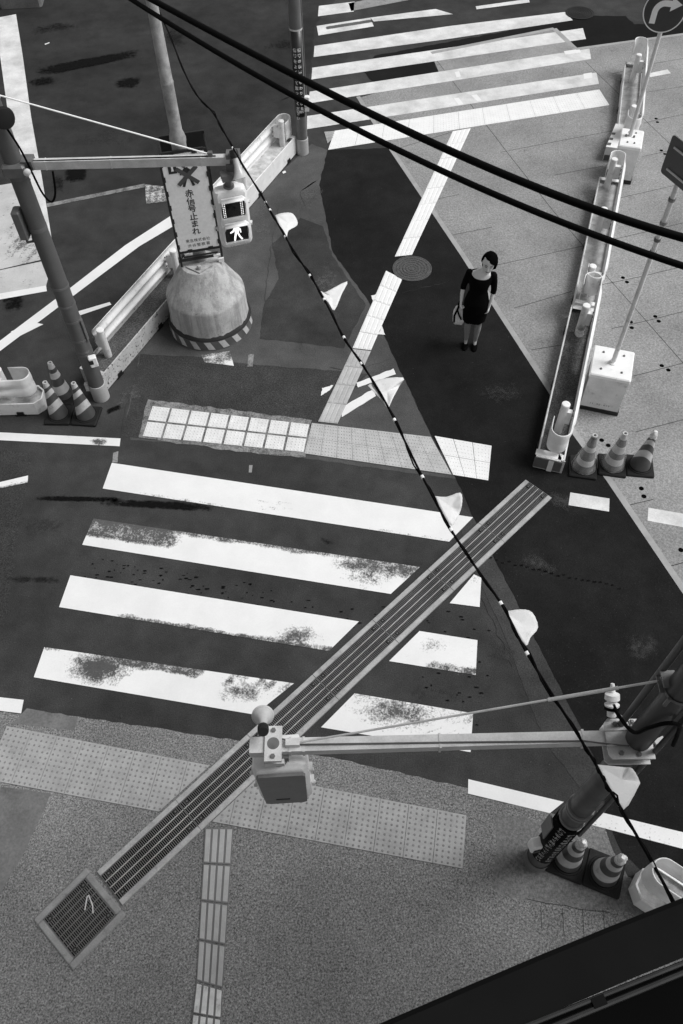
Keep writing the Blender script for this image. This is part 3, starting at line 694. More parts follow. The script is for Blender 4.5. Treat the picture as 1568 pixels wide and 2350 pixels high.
# ------------------------------------------------------------------ steel barriers
def barrier(label, near, dirv, L, s0, s1, posts, m=1, h=.25, fill='fill_dusty', tray='white_metal', group='steel crash barriers', tw=.37, nose=True, ch=.015):
    d = Vector((dirv[0], dirv[1], 0)).normalized(); r = Vector((d.y, -d.x, 0)); nb = Vector((near[0], near[1], 0))
    T = thing('crash_barrier', label, 'barrier', nb, math.atan2(d.y, d.x), group)
    w = tw / 2; t = .008
    tr = MB(); zt_ = h + .02
    def out(i, z): return [Vector((x, y, z)) for x, y in ((ch + i * .4, -w + i), (L - ch - i * .4, -w + i), (L - i, -w + ch + i * .4), (L - i, w - ch - i * .4), (L - ch - i * .4, w - i), (ch + i * .4, w - i), (i, w - ch - i * .4), (i, -w + ch + i * .4))]
    tr.loft([out(0, .02), out(0, zt_), out(.02, zt_), out(.02, zt_ - .006), out(t, zt_ - .006), out(t, .02)], False, False)
    if ch < .05: tr.box((.05, 0, h + .017), (.07, tw - .05, .005)); tr.box((L - .05, 0, h + .017), (.07, tw - .05, .005))
    tr.build('tray', M[tray], T)
    b = MB(); nx, ny = int(L / .06), 6
    rnd = random.Random(int(L * 100)); hz_ = [[.02 + h * .74 + rnd.uniform(-.006, .006) for _ in range(ny + 1)] for _ in range(nx + 1)]
    vs = [(t + (L - 2 * t) * i / nx, (-w + t + (tw - 2 * t) * j / ny) * (1 - max(0, (ch - min((L - 2 * t) * i / nx, (L - 2 * t) * (nx - i) / nx)) / w)), hz_[i][j]) for i in range(nx + 1) for j in range(ny + 1)]
    fs = [(i * (ny + 1) + j, (i + 1) * (ny + 1) + j, (i + 1) * (ny + 1) + j + 1, i * (ny + 1) + j + 1) for i in range(nx) for j in range(ny)]
    b.add(vs, fs).build('ballast', M[fill], T, True)
    for x in (.35, L / 2, L - .35): MB().box((x, 0, .012), (.16, tw + .03, .024)).box((x, 0, .05), (.1, tw + .035, .06)).build('foot', M['black'], T)
    # beam: w-section swept along a plan path that turns back round the posts at both ends
    prof = [(.355, 0), (.375, .016), (.40, .034), (.44, .044), (.475, .036), (.505, .012), (.525, .004), (.545, .012), (.575, .036), (.61, .044), (.65, .034), (.675, .016), (.695, 0)]
    tb = .155 * m; R0 = .125; pts = []
    def arc(cx_, a0, a1): return [(cx_ + R0 * math.cos(a0 + (a1 - a0) * k / 14), m * .03 + R0 * math.sin(a0 + (a1 - a0) * k / 14) * m) for k in range(15)]
    path = [(s0 + R0 + .2, m * .03 - R0 * m, .1), (s0 + R0 + .06, m * .03 - R0 * m, .12)]
    path += [(x, y, .12) for x, y in arc(s0 + R0, -PI / 2, -PI * 1.5)]
    path += [(s0 + R0 + .1, tb, .16), (s0 + R0 + .22, tb, .9), (s0 + R0 + .35, tb, 1.0), ((s0 + s1) / 2, tb, 1), (s1 - R0 - .35, tb, 1.0), (s1 - R0 - .22, tb, .9), (s1 - R0 - .1, tb, .16)]
    path += [(x, y, .12) for x, y in arc(s1 - R0, PI / 2, -PI / 2)]
    path += [(s1 - R0 - .06, m * .03 - R0 * m, .12), (s1 - R0 - .2, m * .03 - R0 * m, .1)]
    if not nose: path = [(s0 + .05, tb, 1.0)] + path[19:]
    rings = []
    for i, (x, y, k) in enumerate(path):
        p0 = Vector(path[max(0, i - 1)][:2]); p1 = Vector(path[min(len(path) - 1, i + 1)][:2]); tt = (p1 - p0).normalized()
        n = Vector((-tt.y, tt.x)) * m   # outward
        rings.append([Vector((x + n.x * o * k, -(y + n.y * o * k), z)) for z, o in prof])
    MB().loft(rings, False, False, closed=False).build('beam', M['white_metal'], T, True, solid=.009, ang=60)
    for (px, py) in posts:
        q = Vector((px, py, 0)) - nb; s = q.dot(d); tt = q.dot(r)
        tt = max(-.1, min(.1, tt)) * .5
        p = MB().lathe([(.056, h * .7), (.056, .735), (.056, .74)], 24, (s, -tt, 0)).build('post', M['white_dull'], T, True)
        MB().lathe([(.0585, .735), (.0585, .748), (.052, .756), (.03, .759)], 24, (s, -tt, 0), cap1=True).build('cap', M['white_metal'], p, True)
        MB().box((s, (-tt - tb) / 2 - 0, .525), (.07, abs(tb - tt) - .055, .22)).build('bracket', M['white_dull'], p)
        bb = MB()
        for dz in (-.08, 0, .08):
            for dx in (-.05, .05): bb.lathe([(.013, 0), (.013, .014)], 6, (s + dx, -tb + m * .012, .525 + dz), axis=(0, m, 0), cap1=True, cap0=True)
        bb.build('bolt', M['galv_dark'], p)
    return T
BG = 'steel crash barriers around the works'
u1 = barrier('white steel crash barrier nearest the row of right hand cones, its end wrapped in tape', (2.825, 6.695), (.323, .946), 3.15, .02, 3.46, [(3.03, 7.2), (3.68, 9.14)], fill='asphalt_fill', group=BG)
u2 = barrier('white steel crash barrier with three posts, middle one of the right hand line', (3.88, 9.73), (.312, .95), 3.55, .12, 3.74, [(3.91, 10.05), (4.39, 11.5), (4.88, 12.93)], group=BG)
u3 = barrier('white steel crash barrier farthest along the right hand line, behind the round sign pole', (5.56, 14.29), (.268, .963), 3.1, .02, 3.3, [(5.64, 14.65), (6.19, 16.6)], group=BG)
la = barrier('white steel crash barrier with chipped tray between the left pole and the concrete beacon', (-3.62, 8.455), (.426, .904), 3.0, .42, 2.95, [(-3.45, 8.88), (-2.56, 10.67)], m=-1, h=.3, fill='asphalt_fill', tray='white_worn', group=BG, tw=.4, nose=False)
lb = barrier('clean white steel crash barrier between the hanging sign board and the grey lettered pole', (-2.18, 11.93), (.431, .902), 3.05, .1, 3.14, [(-1.53, 12.99), (-.92, 14.42)], m=-1, h=.33, group=BG)
lc = barrier('white steel crash barrier cut off by the left edge, beside three striped cones', (-4.27, 8.11), (-1, 0), 3.0, .05, 2.95, [(-4.75, 8.12), (-6.6, 8.12)], m=-1, h=.22, group=BG, ch=.1)
br = barrier('dusty steel crash barrier end beside the cones at the bottom right', (2.78, 1.5), (.8, -.6), 3.0, .0, 2.95, [(3.2, 1.2)], m=-1, group=BG, ch=.1)
# taped end of the nearest barrier and zebra wrapped end of the farthest
tp = MB(); tp.box((-.012, 0, .14), (.016, .39, .25)); tp.build('tape_wrap', M['film_white'], u1)
tp = MB(); tp.box((-.024, .02, .13), (.006, .37, .19)); tp.build('dark_film', M['cone_r2'], u1)
tp = MB(); tp.box((-.03, -.02, .12), (.006, .07, .22)); tp.prism([(-.02, -.16, .276), (.26, .02, .276), (.26, .09, .276), (-.02, -.09, .276)], (0, 0, .004)); tp.box((.03, .06, .279), (.1, .3, .004)); tp.build('tape', M['white_metal'], u1)
tp = MB(); tp.box((.02, .03, .2755), (.14, .33, .009)); tp.build('film_lid', M['film_white'], u1)
zc = MB(); zc.prism([(-.3, .37, .012), (-.3, .02, .012), (.56, -.194, .012), (.56, .24, .012)], (0, 0, .272)); zc.build('wrapped_end', M['white_box'], u3)
zs = MB()
for k, (x0, x1) in enumerate(((-.29, -.2), (-.1, -.02), (.1, .17), (.3, .36))):
    y0, y1 = (.37 - .151 * (x + .3) + .004 for x in (x0, x1))
    zs.prism([(x0, y0, .02), (x1, y1, .02), (x1 + .05, y1 - .008, .26), (x0 + .05, y0 - .008, .26)], (0, .004, 0))
    if k < 3: zs.prism([(x0 + .05, y0 - .015, .2855), (x1 + .05, y1 - .015, .2855), (x1 + .05, y1 - .08, .2855), (x0 + .05, y0 - .08, .2855)], (0, 0, .003))
zs.prism([(-.303, .36, .02), (-.303, .03, .02), (-.303, .03, .13), (-.303, .36, .13)], (-.004, 0, 0))
zs.build('zebra_tape', M['band_grey'], u3)
wrap = MB(); wrap.lathe([(.06, .3), (.066, .32), (.058, .36), (.064, .40), (.061, .43)], 12, (2.46, -.02, 0)); wrap.build('tape_wrap', M['film_white'], u1, True)

# ------------------------------------------------------------------ cones
def cone(label, p, rz, tilt=0.0, dark='cone_r', group='traffic cones', top=None, bag=False, bands=((.06, .2, 0), (.2, .34, 1), (.34, .47, 0), (.47, .58, 1), (.58, .68, 0)), az=0.0, base='rubber'):
    T = thing('traffic_cone', label, 'traffic cone', (p[0], p[1], 0), rz, group)
    b = MB(); b.box((0, 0, .024), (.37, .37, .04), bev=.012); b.lathe([(.165, .044), (.16, .058), (.145, .06)], 28); b.build('base', M[base], T)
    R = lambda z: .138 - (z - .055) / (.68 - .055) * .104
    body = MB()
    for z0, z1, mi in bands:
        body.lathe([(R(z0 + (z1 - z0) * k / 3), z0 + (z1 - z0) * k / 3) for k in range(4)], 32, mi=mi, tilt=0)
    if tilt:
        for i, v in enumerate(body.v):
            a = math.atan2(v.y, v.x) + az; f = sm(.05, .16, v.z) * (1 - sm(.56, .67, v.z)); z = v.z + tilt * math.hypot(v.x, v.y) * math.cos(a) * f * 1.6
            r = R(z); q = math.atan2(v.y, v.x); body.v[i] = Vector((r * math.cos(q), r * math.sin(q), z))
    body.build('body', [M[dark], M['cone_w']], T, True, weld=True)
    c = MB(); c.lathe([(.033, .655), (.036, .68), (.034, .695), (.028, .697), (.02, .694), (.018, .62)], 20); c.build('collar', M['cone_w' if not dark == 'x' else dark], T, True)
    if top == 'wrap':
        w = MB(); rnd = random.Random(int(p[0] * 50))
        rings = []
        for k in range(5):
            z = .62 + .03 * k; r0 = (.05, .047, .044, .04, .022)[k]
            rings.append([Vector((r0 * rnd.uniform(.8, 1.15) * math.cos(2 * PI * i / 12), r0 * rnd.uniform(.8, 1.15) * math.sin(2 * PI * i / 12), z + rnd.uniform(-.006, .012))) for i in range(12)])
        w.loft(rings, False, True); w.build('wrapped_tip', M['film_white'], T)
    if bag:
        w = MB(); rnd = random.Random(int(p[0] * 90)); rings = []
        for k in range(9):
            z = .06 + .075 * k; r0 = R(min(z, .66)) * 1.08 + .012
            rings.append([Vector((r0 * rnd.uniform(.98, 1.1) * math.cos(2 * PI * i / 20), r0 * rnd.uniform(.98, 1.1) * math.sin(2 * PI * i / 20), z)) for i in range(20)])
        w.loft(rings, False, False); w.build('plastic_cover', M['film'], T, True)
    return T
CG = 'striped traffic cones'
b2 = ((.06, .15, 0), (.15, .30, 1), (.30, .43, 0), (.43, .53, 1), (.53, .6, 0), (.6, .68, 1))
b1 = ((.06, .17, 0), (.17, .27, 1), (.27, .42, 0), (.42, .5, 1), (.5, .68, 0))
c3 = G(115, 834, .68)
cone('striped cone touching the end of the left barrier, front left of three', (-4.06, 7.9), -.05, .55, 'cone_r', CG, bands=b2, az=.5)
cone('striped cone against the white foot of the dark left pole, front right of three', (-3.66, 7.87), -.12, .55, 'cone_r', CG, bands=b2, az=.5)
cone('dirty striped cone standing behind the other two by the left barrier', (c3.x, c3.y), -.1, .1, 'cone_r', CG, bands=b2)
cone('cone in loose clear plastic beside the taped barrier end, plainest of the right hand row', (3.31, 6.70), -.21, 0, 'cone_r2', CG, bag=True, bands=b1)
cone('wide banded cone in clear plastic, middle one of the right hand row', (3.71, 6.72), -.2, 0, 'cone_r2', CG, bag=True, bands=((.06, .15, 0), (.15, .26, 1), (.26, .36, 0), (.36, .48, 1), (.48, .6, 0), (.6, .68, 1)))
cone('chevron banded cone with plastic wrapped tip, right end of the right hand row', (4.08, 6.70), -.15, .9, 'cone_r', CG, 'wrap', bands=b2, az=1.9)
cone('striped cone with wrapped tip touching the dark pole at the bottom right', (2.18, 1.72), -.41, .2, 'cone_r', CG, 'wrap', bands=b2, az=.3)
cone('striped cone with wrapped tip between another cone and the dusty barrier end', (2.52, 1.58), -.41, .2, 'cone_r', CG, 'wrap', bands=b2, az=.3)

# ------------------------------------------------------------------ concrete beacon base with its pole
bx, by = -2.0, 9.83
bc = thing('pole_pedestal', 'big bell shaped concrete pedestal with striped band carrying a pale pole', 'concrete pedestal', (bx, by, 0))
pp = MB().lathe([(.62, .2), (.607, .26), (.6, .62), (.592, .655), (.57, .685), (.30, 1.13), (.285, 1.15), (.26, 1.155)], 64, cap1=True).build('body', M['beacon'], bc, True)
MB().lathe([(.655, 0), (.652, .02), (.645, .17), (.61, .185)], 64).build('reflective_band', M['band_grey'], bc, True)
st = MB()
for k in range(18):
    a0 = 2 * PI * k / 18 + .1; q = []
    for z, da in ((.022, .1), (.168, 0)):
        rr_ = .655 - .007 * (z / .17) + .002; q.append([Vector((rr_ * math.cos(a0 + da + .155 * i / 4), rr_ * math.sin(a0 + da + .155 * i / 4), z)) for i in range(5)])
    st.loft(q, False, False, closed=False)
st.build('band_stripe', M['band_white'], bc)
jr = random.Random(3); ring = []
for (r, z, j) in ((.648, .178, .002), (.634, .212, .006), (.612, .232, .012)):
    ring.append([Vector((r * math.cos(2 * PI * i / 72), r * math.sin(2 * PI * i / 72), z + jr.uniform(-j, j))) for i in range(72)])
MB().loft(ring, False, False).build('rubber_band', M['ring_dark'], bc, True)
pc = MB(); pc.lathe([(.098, 1.15), (.098, 2.94), (.108, 2.98), (.108, 3.02), (.078, 3.12), (.077, 3.7), (.08, 3.71), (.08, 3.73), (.075, 3.74), (.06, 5.0), (.052, 7.2)], 24, (0, .09, 0)); pc.build('pole', M['pole_pale'], bc, True)
fl = MB(); fl.prism([(-.2, -.12, 1.157), (.02, -.27, 1.157), (.2, -.1, 1.157)], (0, 0, .02)); fl.lathe([(.03, 1.17), (.03, 1.23), (.02, 1.245)], 12, (.01, -.19, 0), cap1=True); fl.build('anchor_plate', M['beacon'], bc)
# ------------------------------------------------------------------ sign board standing on the pedestal
S0 = Vector((-2.255, 9.735, 0)); S1 = Vector((-1.665, 9.865, 0)); sd = (S1 - S0).normalized()
sb = thing('sign_board', 'tall framed warning board telling people to stop at the red light', 'sign board', (S0 + S1) / 2 + Vector((0, 0, 1.157)), math.atan2(sd.y, sd.x))
SH = 1.157
fm = MB()
for s in (-1, 1): fm.box((s * .302, 0, .875), (.03, .03, 1.75))
for z in (.1, .235, 1.745): fm.box((0, 0, z), (.574, .03, .03))
for s in (-1, 1):
    for k in range(7): fm.box((s * .288, -.017, .34 + k * .21), (.03, .012, .07))
for s in (-.14, .16):
    fm.box((s, -.017, .262), (.07, .012, .03)); fm.box((s, -.017, 1.72), (.07, .012, .03))
fm.box((0, -.03, .17), (.5, .02, .02)); fm.build('frame', M['black'], sb)
bl = MB(); bl.box((.05, .42, 1.2), (.6, .03, 1.1)); bl.box((-.24, .42, .6), (.03, .03, 1.2)); bl.box((.34, .42, .6), (.03, .03, 1.2))
for s in (-.24, .34): bl.box((s if s > 0 else -.28, .21, 1.7), (.02, .42, .02))
bl.build('rear_leaf', M['black'], sb)
pn = MB().box((0, -.008, .99), (.572, .008, 1.46)).build('panel', M['panel'], sb)
yf = -.0125
FN = lambda p: Vector((p.x, yf - .0015, p.y))
tx = MB(); column(tx, '赤信号止まれ', .118, .118, 1.148, .0, FN, .0025); tx.build('lettering', M['ink'], pn)
tx = MB(); row(tx, '東急株式会社', .058, .415, FN, .0, .059); row(tx, '渋谷警察署', .058, .335, FN, .0, .067); tx.build('small_lettering', M['ink'], pn)
pg = MB()  # crossed-out walker
def poly2(mb, pts, fn, d=.002): mb.prism([fn(Vector((x, y, 0))) for x, y in pts], (0, -d, 0))
cx0, cz0 = 0.02, 1.405
poly2(pg, [(cx0 - .03 + .035 * math.cos(2 * PI * k / 14), cz0 + .155 + .035 * math.sin(2 * PI * k / 14)) for k in range(14)], FN)
for P_ in ([(-.03, .12), (.02, .12), (.03, .0), (-.04, .0)], [(-.03, .02), (.01, .01), (-.055, -.155), (-.09, -.15)], [(0, .02), (.035, .0), (.08, -.15), (.045, -.155)], [(-.03, .11), (-.1, .03), (-.085, .015), (-.02, .07)], [(.02, .11), (.09, .05), (.075, .03), (.015, .07)]):
    poly2(pg, [(cx0 + a, cz0 + b) for a, b in P_], FN)
pg.build('walker_mark', M['ink'], pn)
xg = MB(); FX = lambda p: Vector((p.x, yf - .0045, p.y))
for s in (-1, 1):
    u = Vector((math.cos(.72), s * math.sin(.72))); n_ = Vector((-u.y, u.x)) * .028
    poly2(xg, [(cx0 + (u * a + n_ * b).x, cz0 + .0 + (u * a + n_ * b).y) for a, b in ((-.18, -1), (.18, -1), (.18, 1), (-.18, 1))], FX, .002 + .001 * (s + 1))
xg.build('cross_mark', M['ink_grey'], pn)
ic = MB(); poly2(ic, [(-.215, 1.46), (-.105, 1.46), (-.105, 1.6), (-.215, 1.6)], FN); ic.build('icon_box', M['ink'], pn)
ic = MB(); poly2(ic, [(-.178, 1.495), (-.142, 1.495), (-.148, 1.53), (-.145, 1.57), (-.175, 1.57), (-.172, 1.53)], FX, .001); ic.build('icon', M['panel'], pn)
gt = MB(); gt.box((.28, -.02, .03), (.08, .05, .06)); gt.box((.23, -.03, .12), (.1, .03, .03)); gt.build('tape', M['white_metal'], sb)

# ------------------------------------------------------------------ poles
def bands(px, py, ys, r, mb, h=.035):
    for y_ in ys:
        z = hz(px, py, y_); mb.lathe([(r, z - h / 2), (r + .006, z - h / 2), (r + .006, z + h / 2), (r, z + h / 2)], 28)
lx, ly = -3.51, 8.26
lp = thing('signal_pole', 'dark grey pole at the left with a white foot sleeve and steel straps', 'pole', (lx, ly, 0))
MB().lathe([(.112, .2), (.108, 2.2), (.1, 4.2), (.092, 7.2)], 28).build('shaft', M['pole_dark'], lp, True)
MB().lathe([(.121, 0), (.121, .29), (.112, .295)], 28).build('foot_sleeve', M['pole_base'], lp, True)
sb_ = MB(); bands(lx, ly, [654, 696, 731, 774, 799, 806], .1085, sb_, .03); sb_.build('strap', M['galv_dark'], lp, True)
sb_ = MB(); bands(lx, ly, [400, 520], .103, sb_, .05); sb_.build('clamp', M['pole_mid'], lp, True)
z1, z2 = hz(lx, ly, 722), hz(lx, ly, 792)
MB().box((.118, -.02, (z1 + z2) / 2 + .02), (.012, .07, .36)).build('strip_plate', M['galv_dark'], lp)
z1 = hz(lx, ly, 505); 
MB().box((-.16, -.05, z1), (.1, .16, .36), bev=.015).build('control_box', M['pole_mid'], lp)
MB().tube([(-.16, -.06, z1 - .18), (-.16, -.07, z1 - .25), (-.1, -.04, z1 - .26), (-.09, -.02, z1 - .2)], .018, 10).build('conduit', M['pole_dark'], lp, True)
zb_ = hz(lx, ly, 812)
bbx = MB().box((.12, -.12, zb_ - .02), (.11, .09, .16), rotm(.35), bev=.012).build('push_button_box', M['white_metal'], lp)
e = MB(); e.box((.105, -.17, zb_ - .01), (.06, .012, .07), rotm(.35)); e.box((.172, -.105, zb_ - .03), (.012, .03, .05), rotm(.35)); e.build('button', M['black'], bbx)
MB().box((-.125, -.06, hz(lx, ly, 880)), (.05, .05, .14)).build('small_box', M['white_worn'], lp)
zt = hz(lx, ly, 245)
MB().lathe([(.05, 0), (.1, .01), (.115, .05), (.1, .09), (.05, .1)], 20, (.1, -.1, zt - .05), axis=(.6, -.8, .1), cap0=True, cap1=True).build('cable_reel', M['rubber'], lp, True)
MB().lathe([(.045, 0), (.06, .02), (.045, .05), (.06, .08), (.04, .1)], 16, (.09, -.09, zt + .12), cap1=True).build('insulator', M['white_metal'], lp, True)
zA = 3.68
w = MB(); w.tube(catm([Vector(q_) for q_ in [(.04, -.11, zt - .1), (.07, -.13, 4.3), (.16, -.1, 3.95), (.2, -.1, 3.66), (.24, -.11, 3.4), (.31, -.12, 3.3), (.38, -.1, 3.4), (.42, -.07, 3.64)]]), .012, 8); w.build('cable', M['cable'], lp, True)
E0 = Vector((.12, .01, 0)); E1 = Vector((-1.13 - lx, 8.235 - ly, .02))
def bar(mb, a, b, wv, wz, mi=0):
    a, b = Vector(a), Vector(b); d = (b - a); L = d.length; x = d.normalized(); y = Vector((0, 0, 1)).cross(x).normalized(); z = x.cross(y)
    R = Matrix((x, y, z)).transposed(); mb.box((a + b) / 2, (L, wv, wz), R, mi)
m_ = MB(); bar(m_, E0, E1, .075, .095); al = m_.build('signal_arm', M['galv'], lp); al.location = (0, 0, zA); al['label'] = 'horizontal steel arm over the warning board'
m_ = MB(); m_.box((.02, -.015, 0), (.26, .27, .13), bev=.02); m_.box((.16, 0, .03), (.12, .16, .1)); m_.build('clamp', M['galv_dark'], al)
m_ = MB(); m_.lathe([(.035, 0), (.035, .05), (.02, .06)], 14, (.17, -.13, 0), axis=(0, -1, .2), cap1=True); m_.build('bolt', M['galv'], al, True)
m_ = MB(); m_.tube([E0 + Vector((.1, -.02, .053)), E0.lerp(E1, .5) + Vector((0, -.015, .053)), E1 + Vector((-.15, -.01, .053))], .006, 6); m_.build('cable', M['cable'], al)
m_ = MB()
for k in (.1, .42, .86): bar(m_, E0.lerp(E1, k) - Vector((.006, 0, 0)), E0.lerp(E1, k) + Vector((.006, 0, 0)), .081, .101)
m_.build('strap', M['galv'], al)
gw = MB(); top = Vector((.05, -.1, hz(lx, ly, 200) - zA)); gw.tube([top, E1 + Vector((-.22, 0, .07))], .0085, 8); gw.build('stay_wire', M['sign_white'], al)
gw = MB(); gw.box(E1 + Vector((-.21, 0, .07)), (.05, .05, .05)); gw.box(E1 + Vector((-.0, 0, .06)), (.07, .12, .05)); gw.box(E1 + Vector((.0, 0, -.1)), (.1, .1, .14)); gw.box(E1 + Vector((.08, .02, 0)), (.06, .16, .14)); gw.build('end_bracket', M['galv_dark'], al)

def horn(label, p, axis, s=1.0, cat='speaker'):
    T = thing('horn_speaker', label, cat, p, 0, 'crossing horn speakers')
    a = Vector(axis).normalized()
    MB().lathe([(r * s, z * s) for r, z in ((.028, -.14), (.034, -.1), (.038, -.02), (.044, .04), (.06, .1), (.085, .15), (.108, .18), (.112, .185), (.108, .186), (.082, .15), (.05, .09), (.02, .02))], 28, axis=a, cap0=True).build('bell', M['horn'], T, True)
    MB().lathe([(r * s, z * s) for r, z in ((.048, -.16), (.055, -.14), (.055, -.07), (.04, -.06))], 20, axis=a, cap0=True).build('driver', M['black'], T, True)
    MB().lathe([(r * s, z * s) for r, z in ((.1, .168), (.0, .168))], 24, axis=a).build('mouth', M['lens'], T)
    return T
def walker_lit(mb, s, ox, oz, y):
    f = lambda x, z: Vector((ox + x * s, y, oz + z * s))
    def pol(pts): mb.prism([f(x, z) for x, z in pts], (0, -.003, 0))
    pol([(.0 + .055 * math.cos(2 * PI * k / 14), .28 + .055 * math.sin(2 * PI * k / 14)) for k in range(14)])
    for a in ([(-.06, .22), (.09, .22), (.1, .12), (.075, -.02), (-.05, -.02), (-.055, .1)], [(-.06, .22), (-.12, .1), (-.21, .05), (-.21, .0), (-.09, .04), (-.04, .12)], [(.08, .21), (.16, .12), (.17, -.02), (.13, -.02), (.11, .09), (.07, .13)], [(-.05, -.0), (.02, .0), (-.02, -.14), (-.06, -.3), (-.11, -.3), (-.09, -.14)], [(.01, -.0), (.075, .0), (.12, -.14), (.2, -.28), (.15, -.3), (.07, -.16)]): pol(a)
def ped_signal(label, p, rz, front=True, off=(0, 0, 0)):
    T = thing('pedestrian_signal', label, 'pedestrian signal', p, rz, 'pedestrian signal heads')
    # local: faces -y, top of housing at z=0, hangs down
    Wd, Ht, Dp = .375, .735, .16
    def rr(w, d, z, b): return [Vector((x, y, z)) for x, y in ((-w / 2 + b, -d / 2), (w / 2 - b, -d / 2), (w / 2, -d / 2 + b), (w / 2, d / 2 - b), (w / 2 - b, d / 2), (-w / 2 + b, d / 2), (-w / 2, d / 2 - b), (-w / 2, -d / 2 + b))]
    hs = MB(); hs.loft([rr(Wd - .1, Dp - .05, 0, .03), rr(Wd - .03, Dp - .015, -.018, .03), rr(Wd, Dp, -.06, .03), rr(Wd, Dp, -Ht + .06, .03), rr(Wd - .03, Dp - .015, -Ht + .018, .03), rr(Wd - .1, Dp - .05, -Ht, .03)])
    h = hs.build('housing', M['signal'], T, True)
    bp = MB()
    o_ = lambda k: [Vector((x * k, Dp / 2 + .001, z * 1)) for x, z in ((-.165, -.1), (-.15, -.075), (.15, -.075), (.165, -.1), (.15, -.69), (.12, -.71), (-.12, -.71), (-.15, -.69))]
    bp.prism(o_(1), (0, .022, 0)); bp.build('back_plate', M['signal_back'], T)
    MB().box((0.02, Dp / 2 + .0245, -.6), (.1, .004, .02)).build('slot', M['black'], T)
    for k, z in enumerate((-.21, -.53)):
        bz = MB(); w2, h2 = .125, .115
        o = [(-w2, -h2), (w2, -h2), (w2 + .012, -h2 + .02), (w2 + .012, h2 - .03), (w2 - .02, h2), (-w2 + .02, h2), (-w2 - .012, h2 - .03), (-w2 - .012, -h2 + .02)]
        big = [(x * 1.16, zz * 1.16) for x, zz in o]
        bz.loft([[Vector((x, -Dp / 2 - .004, z + zz)) for x, zz in big], [Vector((x * 1.1, -Dp / 2 - .03, z + zz * 1.1)) for x, zz in o], [Vector((x, -Dp / 2 - .03, z + zz)) for x, zz in o], [Vector((x, -Dp / 2 - .008, z + zz)) for x, zz in o]], False, False)
        bz.build('bezel', M['signal'], h, True, ang=25)
        vs = MB()   # visor: a hood over the top and part of the sides
        oo = [(w2 * 1.12, -.02), (w2 * 1.14, h2 * .6), (w2 * 1.0, h2 * 1.12), (-w2 * 1.0, h2 * 1.12), (-w2 * 1.14, h2 * .6), (-w2 * 1.12, -.02)]
        dpt = [.012, .045, .075, .075, .045, .012]
        vs.loft([[Vector((x, -Dp / 2 - .028, z + zz)) for x, zz in oo], [Vector((x, -Dp / 2 - .028 - q, z + zz)) for (x, zz), q in zip(oo, dpt)]], False, False, closed=False)
        vs.build('visor', M['signal'], h, True, solid=.006, ang=25)
        ln = MB().prism([Vector((x, -Dp / 2 - .007, z + zz)) for x, zz in o], (0, -.003, 0)).build('lens', M['lens'], T)
        dm = MB()
        if k == 0:
            for sx in (-1, 1):
                for c_ in (0, 1):
                    for r_ in range(9): dm.box((sx * (.093 + .019 * c_), -Dp / 2 - .012, z - .095 + r_ * .0225), (.0075, .003, .011))
        else: walker_lit(dm, .345, 0, z - .004, -Dp / 2 - .0105)
        dm.build('lit_dots' if k == 0 else 'lit_walker', M['led'], ln)
    bo = MB()
    for s in (-1, 1):
        for z in (-.22, -.5): bo.lathe([(.014, 0), (.014, .03), (.01, .034)], 8, (s * Wd / 2, .02, z), axis=(s, 0, 0), cap1=True); bo.box((s * (Wd / 2 + .012), -.01, z), (.024, .04, .02))
    bo.build('latch', M['galv'], T)
    nk = MB(); nk.lathe([(.062, 0), (.062, .025), (.04, .03), (.036, .1)], 20, (0, 0, -.002)); nk.box((0, 0, .13), (.14, .12, .07)); nk.build('hanger', M['galv_dark'], T, True)
    return T
ped_signal('pedestrian signal with lit walking figure beside the warning board', (-1.175, 8.16, 3.42), R_(16))
horn('pale horn speaker pointing down above the lit walking signal', (-1.05, 8.13, 3.72), (.22, -.5, -.85), .85)
# the far grey pole with lettering
gx, gy = G(695, 350).x, G(695, 350).y
gp = thing('lettered_pole', 'grey pole with black lettered sleeve beside the far crosswalk', 'pole', (gx, gy, 0))
MB().lathe([(.108, .2), (.105, 3), (.098, 7.5)], 28).build('shaft', M['pole_mid'], gp, True)
MB().lathe([(.117, 0), (.117, .3), (.108, .305)], 28).build('foot_sleeve', M['pole_base'], gp, True)
z0, z1 = hz(gx, gy, 262), hz(gx, gy, 66)
def arcsleeve(r, z0, z1, a0, a1, n=24):
    return MB().loft([[Vector((r * math.cos(a0 + (a1 - a0) * k / n), r * math.sin(a0 + (a1 - a0) * k / n), z)) for k in range(n + 1)] for z in (z0, z1)], False, False, closed=False)
sl = arcsleeve(.111, z0, z1, -PI * .78, -PI * .2).build('sleeve', M['black'], gp, True, solid=.003)
def wrapfn(r, a_c):
    return lambda p: Vector((r * math.cos(a_c + p.x / r), r * math.sin(a_c + p.x / r), p.y))
tx = MB(); ac = -PI * .5 + .03
column(tx, '信号の表示が変わりました', .066, .093, z1 - .3, .036, wrapfn(.1135, ac), .002)
column(tx, '信号をよく見て渡ってください', .066, .093, z1 - .3, -.042, wrapfn(.1135, ac), .002)
row(tx, '警視庁', .05, z0 + .1, wrapfn(.1135, ac), .001, .05); tx.build('lettering', M['white_metal'], sl)
MB().lathe([(.113, z1), (.113, z1 + .03)], 28).build('strap', M['galv'], gp, True)
bb = MB(); bb.box((.13, -.05, hz(gx, gy, 228)), (.1, .09, .17), bev=.012); bb.box((.125, -.05, hz(gx, gy, 246)), (.08, .08, .08)); bb.build('push_button_box', M['white_metal'], gp)
MB().tube([(.1, .06, 4), (.115, .04, 2.2), (.12, .03, 1.0)], .012, 8).build('conduit', M['pole_mid'], gp)

